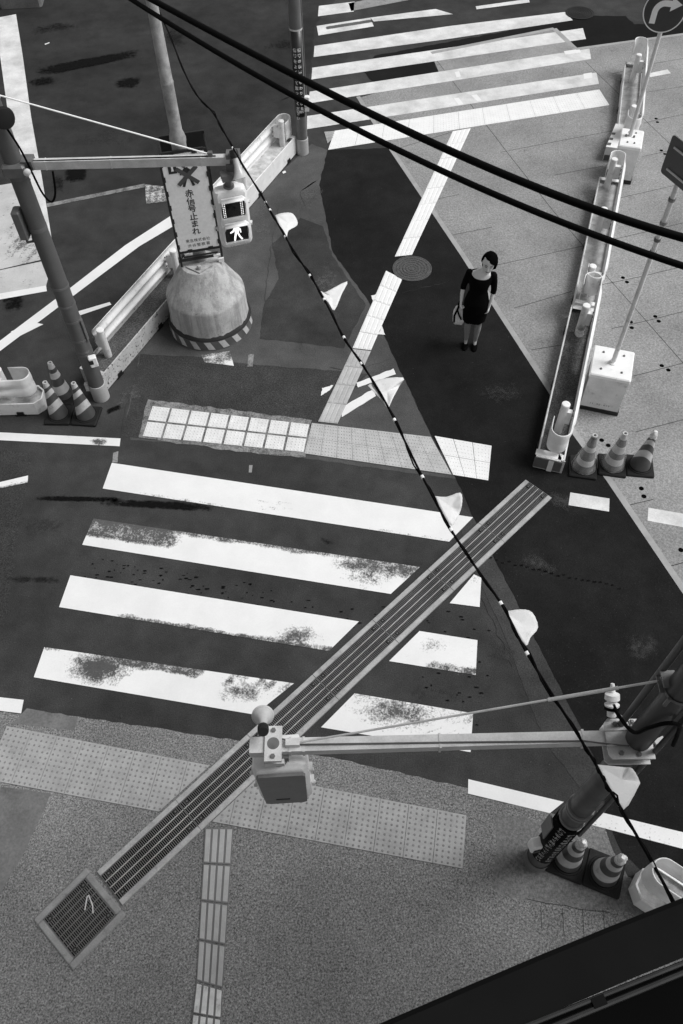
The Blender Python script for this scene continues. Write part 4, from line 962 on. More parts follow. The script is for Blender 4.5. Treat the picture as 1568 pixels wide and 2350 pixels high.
# ------------------------------------------------------------------ bottom right pole with its arm and the signal seen from behind
rx, ry = 1.87, 1.72
rp = thing('signal_pole', 'dark pole at the bottom right with a black lettered sleeve and bands', 'pole', (rx, ry, 0))
MB().lathe([(.128, 0), (.127, .012), (.12, .02), (.119, .2)], 32).build('foot_sleeve', M['pole_mid'], rp, True)
MB().lathe([(.113, .18), (.094, 2), (.08, 3.6), (.076, 6.9)], 32).build('shaft', M['pole_black'], rp, True)
sl = arcsleeve(.1155, .42, 1.62, -PI * 1.25, -PI * .2).build('sleeve', M['cable'], rp, True, solid=.003)
tx = MB()
column(tx, '信号の表示が変わりました', .062, .088, 1.5, .045, wrapfn(.1178, -PI * .62), .003)
column(tx, '信号をよく見て渡ってください', .062, .083, 1.55, -.045, wrapfn(.1178, -PI * .62), .003)
tx.build('lettering', M['deck_lo'], sl)
st_ = MB()
for z in (1.66, 1.9, 1.96): st_.lathe([(.094, z - .025), (.108, z - .02), (.108, z + .02), (.094, z + .025)], 28)
st_.build('strap', M['pole_mid'], rp, True)
MB().box((-.12, .035, 1.22), (.012, .12, .42)).build('strip_plate', M['galv_dark'], rp)
bq = MB(); bq.box((-.15, -.02, .78), (.1, .1, .17), rotm(.2), bev=.012); bq.build('push_button_box', M['white_metal'], rp)
MB().box((-.14, -.074, .75), (.06, .01, .07), rotm(.2)).build('button', M['black'], rp)
MB().tube([(.1, -.085, 1.4), (.1, -.085, 2.2), (.09, -.08, 3.4), (.085, -.075, 6.8)], .019, 10).build('conduit', M['pole_black'], rp, True)
MB().tube([(-.09, .1, 3.2), (-.08, .11, 5.2), (-.08, .11, 6.8)], .022, 10).build('cable_duct', M['pole_dark'], rp, True)
zR = 3.5
MB().tube(catm([Vector(q_) for q_ in [(-.15, .21, 3.66), (-.14, .1, 3.7), (-.11, -.04, 3.8), (-.085, -.08, 3.98), (-.03, -.105, 4.12), (.05, -.11, 4.1), (.1, -.1, 3.95), (.13, -.11, 3.75)]]), .0125, 8).build('cable', M['cable'], rp, True)
lq = G(1513, 1700, 3.55) - Vector((rx, ry, 0)); lk = MB(); lk.box(lq, (.07, .03, .02), rotm(.4)); lk.lathe([(.011, -.05), (.011, 0)], 10, lq + Vector((.015, -.015, 0)), cap0=True); lk.tube([lq, lq + Vector((-.06, -.02, -.02)), (lq.x * .5, lq.y * .5, lq.z - .03)], .006, 6); lk.build('loose_clip', M['white_dull'], rp)
F0 = Vector((-.11, .03, 0)); F1 = Vector((-.56 - rx, 1.745 - ry, 0))
m_ = MB()
def taperbar(mb, a, b, w0, h0, w1, h1):
    a, b = Vector(a), Vector(b)
    mb.loft([[a + Vector((0, y * w0 / 2, z * h0 / 2)) for y, z in ((-1, -1), (1, -1), (1, 1), (-1, 1))], [b + Vector((0, y * w1 / 2, z * h1 / 2)) for y, z in ((-1, -1), (1, -1), (1, 1), (-1, 1))]])
taperbar(m_, F1, F0, .092, .075, .076, .075); ra = m_.build('signal_arm', M['galv'], rp); ra.location = (0, 0, zR); ra['label'] = 'horizontal steel arm over the near crosswalk'
m_ = MB(); m_.prism([(-.21, -.1, .045), (-.19, -.125, .045), (.08, -.13, .045), (.09, .13, .045), (-.17, .14, .045), (-.2, .11, .045)], (0, 0, .012)); m_.prism([(-.21, -.1, -.06), (-.19, -.125, -.06), (.08, -.13, -.06), (.09, .13, -.06), (-.17, .14, -.06), (-.2, .11, -.06)], (0, 0, .012))
m_.box((-.1, -.04, .062), (.22, .008, .012)); m_.box((-.1, .06, .062), (.22, .008, .012)); m_.build('clamp', M['galv'], ra)
m_ = MB()
for x, y in ((-.13, .1), (-.02, .11), (-.03, .02), (-.13, -.09), (-.02, -.1)): m_.lathe([(.016, .057), (.016, .072), (.008, .078)], 6, (x, y, 0), cap1=True)
m_.build('bolt', M['galv_dark'], ra)
m_ = MB(); m_.lathe([(.03, .06), (.03, .1), (.044, .11), (.048, .14), (.03, .15), (.03, .165), (.048, .175), (.046, .21), (.02, .22), (.012, .28)], 18, (-.15, .1, .05), cap1=True, axis=(0, .72, .7)); m_.build('insulator', M['white_metal'], ra, True)
m_ = MB(); m_.tube([(-.12, .15, .12), (-.05, .1, .1), (-.04, .0, .08), (-.08, -.05, .075), (-.2, -.03, .06), (-.35, .0, .046), (F1.x * .5, .012, .045), (F1.x + .25, .02, .05), (F1.x + .13, .06, .06)], .006, 6); m_.build('cable', M['pole_dark'], ra, True)
m_ = MB(); m_.lathe([(.05, .108), (.05, .128)], 16, (-.15, .1, .05), axis=(0, .72, .7), cap0=True, cap1=True); m_.build('cable_wrap', M['cable'], ra)
m_ = MB()
for k in (.12, .5, .9):
    c_ = F1.lerp(F0, k); m_.box(c_, (.014, .1, .083))
m_.build('strap', M['galv'], ra)
rod_a = F1 + Vector((.24, -.0, .07)); rod_b = Vector((-.1, .06, hz(rx, ry, 1585) - zR))
m_ = MB(); m_.tube([rod_a, rod_b], .0075, 8); q0 = rod_a.lerp(rod_b, .72); q1 = rod_a.lerp(rod_b, .9); m_.tube([q0, q1], .012, 8); m_.build('stay_rod', M['galv'], ra, True)
m_ = MB(); m_.lathe([(.085, z_) for z_ in (0, .03)] , 24, Vector((0, 0, rod_b.z - .01))); m_.box(rod_b + Vector((.03, -.02, 0)), (.08, .1, .012)); m_.box(rod_b + Vector((.03, -.02, .07)), (.08, .1, .012)); m_.lathe([(.012, -.06), (.012, .03)], 8, rod_b + Vector((.02, -.12, 0)), cap0=True, cap1=True); m_.build('stay_clamp', M['galv_dark'], ra)
m_ = MB(); m_.box(rod_a + Vector((-.03, 0, -.01)), (.09, .04, .05)); m_.box(F1 + Vector((.19, 0, 0)), (.015, .1, .085)); m_.box(F1 + Vector((.0, 0, .004)), (.14, .105, .09)); m_.build('end_bracket', M['galv'], ra)
m_ = MB(); m_.box(F1 + Vector((.085, 0, .055)), (.11, .23, .03)); m_.box(F1 + Vector((.085, -.02, -.06)), (.13, .16, .06)); m_.build('top_plate', M['galv'], ra)
m_ = MB(); m_.lathe([(.04, .0705), (.0, .0705)], 20, F1 + Vector((.085, 0, 0)));
for s in (-1, 1): m_.lathe([(.016, .07), (.016, .084)], 6, F1 + Vector((.085, s * .085, 0)), cap1=True)
m_.build('plate_bolt', M['galv_dark'], ra)
ped_signal('pedestrian signal seen from behind, hanging from the arm over the near sidewalk', (-.455, 1.735, 3.31), PI + R_(2))
horn('pale horn speaker facing away above the signal seen from behind', (-.535, 1.84, 3.66), (-.1, .72, -.66), .66)
m_ = MB(); m_.box(F1 + Vector((.02, .13, .1)), (.04, .12, .05)); m_.build('horn_bracket', M['galv'], ra)
# ------------------------------------------------------------------ ballast boxes and road signs on poles
def box_sign(label, fl, ux_, w, dp, pole, slabel, zt=.72):
    a = math.atan2(ux_[1], ux_[0]); T = thing('sign_pole', label, 'sign pole', (fl[0], fl[1], 0), a, 'sign poles on white ballast boxes')
    MB().box((w / 2 + .01, dp / 2, .04), (w - .02, dp - .02, .08)).build('plinth', M['black'], T)
    b = MB(); b.box((w / 2, dp / 2, .38), (w - .03, dp - .03, .62)); b.build('ballast_box', M['white_dull'], T)
    MB().box((w / 2, dp / 2, zt - .03), (w, dp, .06), bev=.015).build('lid', M['white_box'], T)
    bo = MB()
    for x in (.14, w - .14):
        for y in (.13, dp - .13): bo.lathe([(.018, zt + .001), (.018, zt + .006), (.009, zt + .02)], 8, (x, y, 0), cap1=True)
    bo.build('bolt', M['galv_dark'], T)
    return T
t2 = box_sign('white ballast box with a thin pale pole beside the nearest right hand barrier', (3.45, 7.79), (.95, -.31), .56, .6, None, '')
inv = MATS[t2.name].inverted(); pq = inv @ Vector((3.81, 7.98, 0))
MB().lathe([(.032, .72), (.03, 1.5), (.03, 4.6)], 16, pq).build('pole', M['white_dull'], t2, True)
MB().lathe([(.055, .72), (.055, .735), (.034, .745), (.034, .78)], 16, pq).build('collar', M['white_box'], t2, True)
tx = MB(); row(tx, '11.90-413', .045, .16, lambda p: Vector((p.x + .27, .013, p.y)), .0005, .032); tx.build('lettering', M['galv_dark'], t2)
sp = MB()
for y_ in (416, 457, 511, 549, 579):
    z = hz(3.81, 7.98, y_); sp.lathe([(.034, z - .02), (.041, z - .02), (.041, z + .02), (.034, z + .02)], 14, pq)
sp.build('strap', M['galv_dark'], t2, True)
zz0, zz1 = hz(3.81, 7.98, 515), hz(3.81, 7.98, 455)
w_ = MB(); w_.loft([[Vector((pq.x + .045 * math.cos(a), pq.y + .045 * math.sin(a), z)) for a in [2 * PI * k / 12 for k in range(12)]] for z in (zz0, (zz0 + zz1) / 2, zz1)], False, False)
w_.loft([[Vector((pq.x + x, pq.y - .02 + .03 * math.sin(x * 30), z + .3 * (x - .04))) for x in (.04, .08, .12, .16)] for z in (zz0 - .1, zz0 + .1, zz1 - .05)], False, False, closed=False)
w_.build('plastic_wrap', M['film'], t2, True)
zb2 = hz(3.81, 7.98, 419); pl = G(1524, 392, zb2); pd = (pl - Vector((3.81, 7.98, zb2))); pd.z = 0; pw = pd.length; pd.normalize(); pn_ = Vector((pd.y, -pd.x, 0))
ctr = Vector((3.81, 7.98, 0)) - pn_ * .05
o = MB(); hh = .44; o_pts = []
for sx, sz in ((-1, 0), (1, 0), (1, 1), (-1, 1)):
    for k in range(5):
        a = {(-1, 0): PI, (1, 0): 1.5 * PI, (1, 1): 0, (-1, 1): .5 * PI}[(sx, sz)] + k * PI / 8
        r = .035; cx_ = sx * (pw - r); cz_ = zb2 + r if sz == 0 else zb2 + hh - r
        o_pts.append(ctr + pd * (cx_ + r * math.cos(a)) + Vector((0, 0, cz_ + r * math.sin(a))))
o.prism(o_pts, pn_ * .012)
bp = o.build('sign_plate', M['sign_back'], t2, world=True)
o = MB()
for z in (zb2 + .09, zb2 + .34):
    c_ = ctr + Vector((0, 0, z)) + pn_ * .02; Rm = Matrix((pd, pn_, Vector((0, 0, 1)))).transposed(); o.box(c_, (pw * 1.3, .015, .02), Rm); o.box(c_ - pn_ * .034, (pw * 1.3, .012, .02), Rm)
o.build('rail', M['galv'], bp); bpo = bp.children[0]
for v in bpo.data.vertices: v.co = inv @ v.co

t1 = box_sign('white ballast box with pale pole carrying the round arrow sign, between two barriers', (5.09, 13.405), (.95, -.31), .40, .6, None, '')
inv1 = MATS[t1.name].inverted(); pq = inv1 @ Vector((5.36, 13.70, 0))
MB().lathe([(.036, .72), (.034, 2.0), (.034, 3.05)], 16, pq, cap1=True).build('pole', M['white_dull'], t1, True)
bo = MB()
for s in (-1, 1): bo.lathe([(.02, .72), (.02, .75)], 8, pq + Vector((s * .07, -.04, 0)), cap1=True)
bo.build('bolt', M['galv_dark'], t1)
dc = G(1527, 15, 2.80); dc = inv1 @ dc; dc.y = pq.y - .05
rs = .325
ds = MB(); ds.lathe([(rs, 0), (rs, .012)], 48, dc, axis=(0, -1, 0), cap0=True, cap1=True); dso = ds.build('sign_disc', M['sign_blue'], t1)
fnS = lambda x, z: Vector((dc.x + x, dc.y - .0145, dc.z + z))
rg = MB(); rg.loft([[fnS(r * math.cos(2 * PI * k / 56), r * math.sin(2 * PI * k / 56)) for k in range(56)] for r in (rs - .002, rs - .019)], False, False); rg.build('border', M['sign_white'], dso)
ar = MB(); outer = [(-.175, -.2), (-.175, -.05)] ; pa = []
cA = (.0, -.03)
for k in range(9): a = PI - k * PI / 2 / 8; pa.append((cA[0] + .185 * math.cos(a), cA[1] + .185 * math.sin(a)))
pi_ = []
for k in range(9): a = PI / 2 + k * PI / 2 / 8; pi_.append((cA[0] + .095 * math.cos(a), cA[1] + .095 * math.sin(a)))
up = [(-.185, -.2)] + pa + [(.08, .155), (.08, .205), (.245, .11), (.08, .0), (.08, .065)] + pi_ + [(-.095, -.2)]
ar.prism([fnS(x, z + .0) for x, z in up], (0, -.002, 0)); ar.build('arrow', M['sign_white'], dso)

# ------------------------------------------------------------------ overhead cables, marker rope, white sheets
def cable(name, label, pts, z, r, deg=3, x0=150, x1=1800, n=60, sag=0.0):
    px = np.array([p[0] for p in pts]); py = np.array([p[1] for p in pts]); co = np.polyfit(px, py, deg)
    P = [G(x, np.polyval(co, x), z - sag * (1 - ((x - 900) / 900) ** 2)) for x in np.linspace(x0, x1, n)]
    P = [P[0] + (P[0] - P[1]).normalized() * 9] + P + [P[-1] + (P[-1] - P[-2]).normalized() * 9]
    return tag(MB().tube(P, r, 12).build(name, M['cable'], None, True), label, 'cable', 'thick overhead cables')
cable('overhead_cable', 'upper thicker black cable slanting across the top of the view', [(350, 0), (565, 112), (784, 232), (1104, 372), (1304, 462), (1568, 545)], 6.3, .0192)
cable('overhead_cable', 'lower black cable running below its thicker twin', [(300, 0), (430, 75), (784, 280), (1024, 400), (1214, 475), (1504, 590)], 6.25, .0158)
RP = [(340, -40), (355, 0), (385, 70), (440, 200), (490, 260), (535, 340), (610, 465), (665, 560), (735, 670), (790, 775), (875, 905), (970, 1095), (1050, 1240), (1150, 1385), (1210, 1500), (1326, 1686), (1368, 1755), (1391, 1799), (1429, 1861), (1545, 2066), (1710, 2370)]
rope = thing('marker_rope', 'thin twisted black line hung with white sheets crossing the whole view', 'rope', G(790, 775, ZR))
path = catm([G(x, y, ZR) for x, y in RP])
path = [path[0] + (path[0] - path[1]).normalized() * 5] + path + [path[-1] + (path[-1] - path[-2]).normalized() * 2]
MB().tube(path, .009, 8).build('line', M['cable'], rope, True, world=True)
tw = MB(); p2 = []
for i, p in enumerate(path):
    d = (path[min(i + 1, len(path) - 1)] - path[max(i - 1, 0)]).normalized(); a = d.cross(Vector((0, 0, 1))).normalized(); b_ = d.cross(a); k = i * 1.15; amp = .010 + .009 * max(0, math.sin(i * .31)) ** 3
    p2.append(p + a * amp * math.cos(k) + b_ * amp * math.sin(k))
tw.tube(p2, .006, 6); tw.build('twisted_wire', M['cable'], rope, True, world=True)
tpb = MB()
for (x, y) in ((535, 337), (612, 468), (627, 490), (655, 545), (710, 628), (748, 690), (790, 780), (830, 845), (897, 958), (972, 1102), (1035, 1215), (1142, 1386), (1213, 1503), (1497, 1965)):
    q = G(x, y, ZR); i = min(range(len(path)), key=lambda k: (path[k] - q).length); j = min(i + 1, len(path) - 1); d = (path[j] - path[i - 1]).normalized(); tpb.tube([path[i] - d * .013, path[i] + d * .013], .0135, 8)
tpb.build('tape_band', M['sign_white'], rope, True, world=True)
def flag(label, P, dz):
    "outline on the photograph; dz lifts each outline point so that the sheet curls"
    ps = [G(x, y, ZR - .015 + z) for (x, y), z in zip(P, [q * .6 for q in dz])]; ps = catm(ps + ps[:1], 3)[:-1]; c = sum(ps, Vector()) / len(ps) - Vector((0, 0, .012)); n = len(ps)
    bm = bmesh.new(); vc = bm.verts.new(c); vs = [bm.verts.new(p) for p in ps]
    for i in range(n): bm.faces.new((vc, vs[i], vs[(i + 1) % n]))
    bmesh.ops.subdivide_edges(bm, edges=bm.edges[:], cuts=3, use_grid_fill=True)
    me = bpy.data.meshes.new('marker_sheet'); bm.to_mesh(me); bm.free(); me.materials.append(M['cloth'])
    for p in me.polygons: p.use_smooth = True
    o = bpy.data.objects.new('marker_sheet', me); C.objects.link(o)
    sm_ = o.modifiers.new('soft', 'SMOOTH'); sm_.factor = .4; sm_.iterations = 1
    md = o.modifiers.new('thickness', 'SOLIDIFY'); md.thickness = .002
    return tag(o, label, 'marker sheet', 'white sheets hung on the rope')
flag('small curled white sheet on the rope right of the lit pedestrian signal', [(631, 494), (645, 489), (668, 488), (680, 500), (683, 517), (662, 530), (655, 548)], [0, .01, -.02, -.05, -.10, -.05, 0])
flag('pointed white sheet on the rope beside the bell shaped concrete pedestal', [(731, 665), (742, 670), (752, 668), (798, 645), (785, 675), (768, 713), (755, 697), (745, 685)], [0, 0, .01, .02, -.03, -.05, 0, 0])
flag('folded white sheet on the rope below the white tape pieces', [(843, 885), (870, 870), (926, 866), (918, 885), (902, 915), (890, 937), (872, 915)], [0, .02, .03, -.05, .0, -.03, 0])
flag('white sheet on the rope above the first near crosswalk stripe', [(997, 1138), (1025, 1140), (1057, 1130), (1062, 1152), (1055, 1180), (1037, 1208), (1015, 1175)], [0, 0, .02, .03, -.06, -.02, 0])
flag('clean curled white sheet on the rope over the dark asphalt edge', [(1157, 1403), (1195, 1398), (1222, 1405), (1236, 1440), (1218, 1464), (1207, 1483), (1180, 1440)], [0, .01, .0, -.06, -.02, 0, 0])
flag('largest white sheet with a folded corner in front of the bottom right pole', [(1367, 1754), (1410, 1758), (1436, 1761), (1453, 1764), (1469, 1793), (1466, 1807), (1430, 1862), (1398, 1811)], [0, 0, .0, .05, -.08, -.05, 0, 0])

# ------------------------------------------------------------------ footbridge parapet under the photographer
fb = thing('footbridge', 'black footbridge parapet in the bottom right corner where the photographer stands', 'footbridge', (0, 0, 6.3))
ZP = 7.4
eP = [G(x, y, ZP) for x, y in ((870, 2350), (1060, 2268), (1234, 2194), (1400, 2126), (1568, 2060))]
dE = (eP[-1] - eP[0]).normalized(); nE = Vector((dE.y, -dE.x, 0))
eP = [eP[0] - dE * 6] + eP + [eP[-1] + dE * 6]
r1 = [G(1220, 2350, ZP), G(1568, 2211, ZP)]; wd = (r1[0] - eP[1]).dot(nE)
cap = MB(); cap.loft([[p + Vector((0, 0, -.35)) for p in eP], [p + Vector((0, 0, -.006)) for p in eP], [p + nE * .006 for p in eP], [p + nE * wd for p in eP], [p + nE * wd + Vector((0, 0, -.35)) for p in eP]], False, False, closed=False)
cap.build('parapet_cap', M['bridge'], fb, world=True)
dR = (r1[1] - r1[0]).normalized()
rl = MB(); rl.tube([r1[0] - dR * 6, r1[1] + dR * 6], .0032, 8); r2 = [G(1284, 2350, ZP), G(1568, 2233, ZP)]; d2 = (r2[1] - r2[0]).normalized(); rl.tube([r2[0] - d2 * 6, r2[1] + d2 * 6], .0036, 8); rl.build('rail', M['bridge_rail'], fb, True, world=True)
jb = MB(); c_ = G(1374, 2299, ZP); jb.box(c_, (.018, .012, .008), rotm(math.atan2(dR.y, dR.x))); jb.build('rail_joint', M['bridge'], fb, world=True)
dk = MB(); a0, a1 = r1[0] - dR * 6 + nE * .004, r1[1] + dR * 6 + nE * .004
dk.prism([Vector((a0.x, a0.y, 7.36)), Vector((a1.x, a1.y, 7.36)), Vector((a1.x, a1.y, 7.36)) + nE * 1.2, Vector((a0.x, a0.y, 7.36)) + nE * 1.2], (0, 0, -.1)); dk.build('inner_ledge', M['pit'], fb, world=True)
dk = MB(); b0, b1 = a0 + nE * .1, a1 + nE * .1
dk.prism([Vector((b0.x, b0.y, 6.3)), Vector((b1.x, b1.y, 6.3)), Vector((b1.x, b1.y, 6.3)) + nE * 3, Vector((b0.x, b0.y, 6.3)) + nE * 3], (0, 0, -.4)); dk.build('deck', M['bridge'], fb, world=True)
wl = MB(); wl.prism([Vector((b0.x, b0.y, 6.3)), Vector((b1.x, b1.y, 6.3)), Vector((b1.x, b1.y, 7.25)), Vector((b0.x, b0.y, 7.25))], nE * .08); wl.build('parapet_wall', M['bridge'], fb, world=True)

# ------------------------------------------------------------------ far kerb block and scraps
cb_ = G(58, 25); kb = MB(); kb.box((0, 0, .16), (1.0, .6, .32), bev=.05); kb.box((-1.1, .05, .12), (1.1, .5, .24), bev=.04, mi=1)
o = kb.build('concrete_block', [M['conc'], M['black']], None); o.location = (cb_.x - .15, cb_.y + .45, 0); o.rotation_euler = (0, 0, .06); tag(o, 'rough concrete block at the far left corner of the road', 'concrete block')
def scrap(label, P, mat='paper'):
    s = MB(); ps = [G(x, y) for x, y in P]; s.prism([Vector((p.x, p.y, .011)) for p in ps], (0, 0, .004)); tag(s.build('paper_scrap', M[mat]), label, 'litter', 'small scraps on the road')
scrap('thin white scrap on the far dark road, below the top left lane line corner', [(103, 102), (114, 98), (114, 100), (104, 104)])
scrap('small pale scrap beside the clean barrier tray', [(648, 396), (655, 393), (657, 397), (650, 400)])
scrap('dark speck of litter on the near crosswalk edge', [(276, 1645), (280, 1639), (282, 1644), (279, 1650)], 'dirt')

# ------------------------------------------------------------------ the woman
wm = thing('person', 'woman in black scoop neck dress looking down on the dark asphalt, bag in hand', 'person', (2.045, 9.16, 0), -.22)
wm.scale = (1, 1, 1.03); MATS[wm.name] = MATS[wm.name] @ Matrix.Diagonal((1, 1, 1.03, 1))
def ell(c, rx, ry, n=20, rot=None):
    c = Vector(c); out = []
    for k in range(n):
        a = 2 * PI * k / n; p = Vector((rx * math.cos(a), ry * math.sin(a), 0)); out.append(c + (rot @ p if rot else p))
    return out
def remesh(mb, name, mat, parent, vox, it=4, fac=.5):
    o = mb.build(name, mat, None); r = o.modifiers.new('r', 'REMESH'); r.mode = 'VOXEL'; r.voxel_size = vox
    s = o.modifiers.new('s', 'SMOOTH'); s.factor = fac; s.iterations = it
    dg = bpy.context.evaluated_depsgraph_get(); dg.update(); me = bpy.data.meshes.new_from_object(o.evaluated_get(dg)); me.name = name
    for p in me.polygons: p.use_smooth = True
    o.modifiers.clear(); old = o.data; o.data = me; bpy.data.meshes.remove(old)
    if not me.materials: me.materials.append(mat)
    if parent: o.parent = parent
    return o
HX, HY, HZ = .085, -.04, 1.535   # head centre
HR = Matrix.Rotation(R_(14), 3, 'X') @ Matrix.Rotation(R_(5), 3, 'Y')
hp = lambda x, y, z: Vector((HX, HY, HZ)) + HR @ Vector((x, y, z)) * 1.16
bd = MB()
bd.loft([ell((0, 0, z), rx, ry) for z, rx, ry in ((.70, .12, .08), (.80, .16, .105), (.9, .16, .105), (1.02, .118, .085), (1.12, .125, .09), (1.2, .145, .1), (1.27, .16, .092))] + [ell((.008, .0, 1.325), .15, .068), ell((.014, .004, 1.355), .09, .055), ell((.02, .0, 1.38), .055, .05)])
bd.tube([(.015, .006, 1.32), (.04, -.005, 1.40), (.07, -.022, 1.47)], [.052, .046, .046], 14)
hr = [(-.118, .022, .02, -.045), (-.108, .038, .036, -.042), (-.085, .052, .056, -.03), (-.055, .062, .074, -.014), (-.02, .068, .086, -.004), (.03, .072, .092, .002), (.07, .066, .086, .006), (.1, .045, .06, .008), (.115, .02, .03, .01)]
bd.loft([[hp(rx * math.cos(2 * PI * k / 24), oy + ry * math.sin(2 * PI * k / 24), z) for k in range(24)] for z, rx, ry, oy in hr])
nose = [(-.0, -.088, .018, .006), (0, -.094, -.0, .009), (0, -.106, -.022, .012), (0, -.1, -.034, .014), (0, -.08, -.04, .01)]
bd.tube([hp(x, y, z) for x, y, z, r in nose], [r for *_, r in nose], 8)
for s in (-1, 1): bd.ball(hp(s * .072, .012, -.008), (.012, .02, .032), 8, 6)
bd.ball(hp(0, -.082, -.105), (.018, .014, .014), 8, 6)
for s in (-1, 1):
    bd.tube([(s * .08, .005, .84), (s * .083, -.005, .62), (s * .078, -.012, .47), (s * .078, .004, .44), (s * .076, .014, .34), (s * .072, .012, .2), (s * .068, .014, .115)], [.082, .064, .05, .048, .052, .039, .032], 16)
    bd.tube([(s * .068, .02, .13), (s * .07, .015, .085), (s * .072, -.035, .05), (s * .075, -.07, .03)], [.03, .032, .026, .012], 12)
def arm(s, pts, rad): bd.tube(pts, rad, 12)
RA = [(-.15, .004, 1.31), (-.19, .012, 1.2), (-.218, .02, 1.07), (-.225, -.015, .95), (-.222, -.05, .845)]   # her right (left in the picture), carries the bag
LA = [(.165, .004, 1.31), (.2, .012, 1.2), (.215, .018, 1.06), (.205, -.015, .93), (.19, -.045, .81)]
for P_ in (RA, LA): bd.tube(P_, [.046, .038, .033, .029, .021], 12)
def hand(w, dirv, side, curl):
    "palm plus four fingers of unequal length and a thumb leaving the side of the palm"
    w = Vector(w); d = Vector(dirv).normalized(); f = Vector((0, -1, 0)); f = (f - d * f.dot(d)).normalized(); inn = Vector((-side, 0, 0)); inn = (inn - d * inn.dot(d) - f * inn.dot(f)).normalized()
    rings = []
    for t, wf, th in ((-.01, .022, .02), (.02, .028, .017), (.055, .036, .016), (.082, .037, .014)):
        c = w + d * t; rings.append([c + f * wf * math.cos(2 * PI * k / 12) + inn * th * math.sin(2 * PI * k / 12) for k in range(12)])
    bd.loft(rings)
    for k, (off, L) in enumerate(((.028, .068), (.010, .078), (-.009, .072), (-.027, .056))):
        p = w + d * .078 + f * off; pts = [p]; a = .25
        for seg in (.42, .33, .25):
            a += curl; pts.append(pts[-1] + (d * math.cos(a) + inn * math.sin(a)) * L * seg)
        bd.tube(pts, [.0095, .009, .0082, .007], 8)
    p = w + d * .025 + f * .026; bd.tube([p, p + d * .025 + f * .022 + inn * .006, p + d * .055 + f * .024 + inn * .016, p + d * .075 + f * .016 + inn * .02], [.011, .0105, .0095, .0075], 8)
hand(RA[-1], (.0, -.12, -1), -1, .75); hand(LA[-1], (-.08, -.1, -1), 1, .42)
body = remesh(bd, 'body', M['skin'], wm, .0065, 4)
body.data.materials.append(M['skin_leg'])
for p in body.data.polygons:
    if p.center.z < .52: p.material_index = 1
dr = MB()
n_ = 40
def dring(z, rx, ry, cx_=0, cy_=0, scoop=0.0):
    out = []
    for k in range(n_):
        a = 2 * PI * k / n_; fr_ = max(0, -math.sin(a)); bk = max(0, math.sin(a)); sd_ = abs(math.cos(a))
        zz = z - scoop * (1.0 * fr_ ** 1.2 + .25 * bk) 
        out.append(Vector((cx_ + rx * math.cos(a), cy_ + ry * math.sin(a), zz)))
    return out
hem = [Vector((p.x, p.y, p.z + .012 * math.sin(k * .9) - .02 * max(0, math.sin(k * 2 * PI / n_ * 2 + .6)))) for k, p in enumerate(dring(.505, .165, .118))]
dr.loft([hem, dring(.6, .178, .128), dring(.72, .188, .138), dring(.84, .184, .138), dring(.93, .16, .118), dring(1.03, .132, .102), dring(1.1, .138, .106), dring(1.18, .16, .122), dring(1.25, .176, .118), dring(1.31, .178, .098, .004, 0, .028), dring(1.352, .166, .088, .012, 0, .08), dring(1.345, .146, .07, .012, 0, .092), dring(1.2, .1, .05)])
for P_ in (RA, LA):
    q = [Vector(P_[0]) + Vector((-.012 if P_[0][0] < 0 else .012, 0, .002)), Vector(P_[1]), Vector(P_[2]), Vector(P_[2]).lerp(Vector(P_[3]), .42)]
    dr.tube(q, [.05, .048, .044, .041], 16)
for s in (-1, 1): dr.ball((.004 + s * .168, .003, 1.312), (.05, .052, .05), 16, 10)
remesh(dr, 'dress', M['dress'], wm, .0075, 3)
hb = MB(); rings = []
for j in range(15):
    t = j / 14; z = .132 - t * .235
    prof = math.sqrt(max(0.0, 1 - ((z - .0) / .134) ** 2)) if z > 0 else 1 - .1 * (z / .1) ** 2
    ring = []
    for k in range(40):
        a = 2 * PI * k / 40; x = .093 * math.cos(a); y = .108 * math.sin(a)
        front = max(0, -math.sin(a)); side = math.cos(a)
        kk = 1.0
        if z < .088 - .07 * max(0, side + .1) and front > (.1 if side < 0 else .34):   # face opening, hair swept to one side
            kk = .6
        if z < -.035 - .04 * max(0, side): kk = min(kk, .8)
        rr_ = random.Random(j * 97 + k).uniform(.96, 1.06) * (1.06 + .04 * side)
        ring.append(hp(x * prof * kk * rr_, .012 + y * prof * kk * rr_, z))
    rings.append(ring)
hb.loft(rings); remesh(hb, 'hair', M['hair'], wm, .006, 2, .4)
for s in (-1, 1):
    MB().tube([hp(s * .016, -.0885, .019), hp(s * .031, -.088, .0165), hp(s * .046, -.0795, .02)], [.0022, .0042, .002], 8).build('eye', M['hair'], wm, True)
    MB().tube([hp(s * .014, -.0905, .038), hp(s * .032, -.089, .044), hp(s * .052, -.076, .04)], [.0025, .0035, .002], 6).build('eyebrow', M['hair'], wm, True)
    sh = MB(); sh.loft([ell((s * .074, y, z), rx, ry, 14, Matrix.Rotation(PI / 2, 3, 'X')) for y, z, rx, ry in ((.062, .05, .016, .045), (.04, .05, .034, .048), (0, .042, .038, .038), (-.035, .036, .042, .036), (-.06, .032, .043, .031), (-.095, .024, .045, .023), (-.125, .016, .034, .015), (-.142, .013, .012, .01))])
    sh.tube([(s * .074, .048, .03), (s * .074, .05, .0)], [.014, .01], 8); sh.build('shoe', M['shoe'], wm, True)
MB().tube([hp(-.024, -.083, -.066), hp(0, -.0925, -.063), hp(.024, -.083, -.066)], [.003, .007, .003], 8, ell=1.0).build('mouth', M['lip'], wm, True)
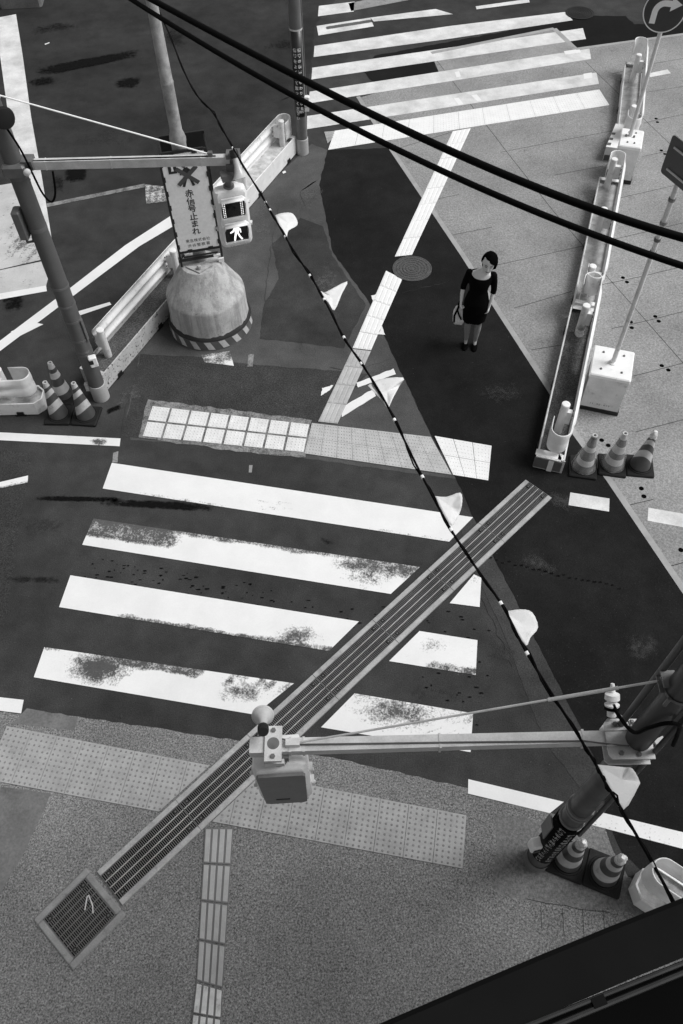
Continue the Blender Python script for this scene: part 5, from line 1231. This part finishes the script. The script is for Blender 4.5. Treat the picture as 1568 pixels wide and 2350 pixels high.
# her bag
bg = thing('handbag', 'white canvas bag with crossed black straps hanging from the woman\'s right hand', 'bag', (1.835, 9.25, .38), -.22)
bm_ = MB(); R4 = lambda w, d, z, o=0: [Vector((x + o, y, z)) for x, y in ((-w, -d), (w, -d), (w, d), (-w, d))]
bm_.loft([R4(.055, .045, 0), R4(.085, .062, .07), R4(.095, .05, .2), R4(.07, .03, .29), R4(.05, .012, .33)]); remesh(bm_, 'bag_body', M['bag'], bg, .008, 3)
sp = MB()
for s in (-1, 1):
    sp.tube([(-.06, s * .064, .06), (-.07, s * .064, .18), (-.03, s * .04, .31), (.0, s * .01, .40)], .014, 6, ell=.6)
    sp.tube([(.04, s * .064, .13), (.0, s * .062, .2), (-.04, s * .045, .29), (-.02, s * .012, .40)], .018, 6, ell=.6)
sp.build('strap', M['dress'], bg, True)

# ------------------------------------------------------------------ camera, sky, sun
cam = bpy.data.cameras.new('camera'); co = bpy.data.objects.new('camera', cam); C.objects.link(co)
cam.sensor_fit = 'HORIZONTAL'; cam.sensor_width = 24.0; cam.lens = F / 1568 * 24.0
cam.clip_start = .05; cam.clip_end = 500
Rw = Matrix([[RM[i][0], -RM[i][1], -RM[i][2]] for i in range(3)])
co.matrix_world = Matrix.Translation((0, 0, CAMH)) @ Rw.to_4x4()
bpy.context.scene.camera = co
SUN_EL, SUN_AZ = R_(54), R_(88)     # azimuth measured clockwise from +Y (towards +X)
w = bpy.data.worlds.new('World'); bpy.context.scene.world = w; w.use_nodes = True
nt = w.node_tree; bgd = nt.nodes['Background']; sky = nt.nodes.new('ShaderNodeTexSky'); sky.sky_type = 'NISHITA'; sky.sun_disc = False
sky.sun_elevation = SUN_EL; sky.sun_rotation = SUN_AZ; sky.air_density = 1.0; sky.dust_density = 2.0
bw = nt.nodes.new('ShaderNodeRGBToBW'); nt.links.new(sky.outputs[0], bw.inputs[0]); nt.links.new(bw.outputs[0], bgd.inputs['Color']); bgd.inputs['Strength'].default_value = .085
sl_ = bpy.data.lights.new('sun', 'SUN'); sl_.energy = 1.75; sl_.angle = R_(34); so = bpy.data.objects.new('sun', sl_); C.objects.link(so)
sv = Vector((math.sin(SUN_AZ) * math.cos(SUN_EL), math.cos(SUN_AZ) * math.cos(SUN_EL), math.sin(SUN_EL)))
so.rotation_euler = (-sv).to_track_quat('-Z', 'Y').to_euler()
sc = bpy.context.scene
sc.view_settings.view_transform = 'Standard'; sc.view_settings.look = 'None'; sc.view_settings.gamma = 1.0; sc.view_settings.exposure = 0.65
sc.render.film_transparent = False
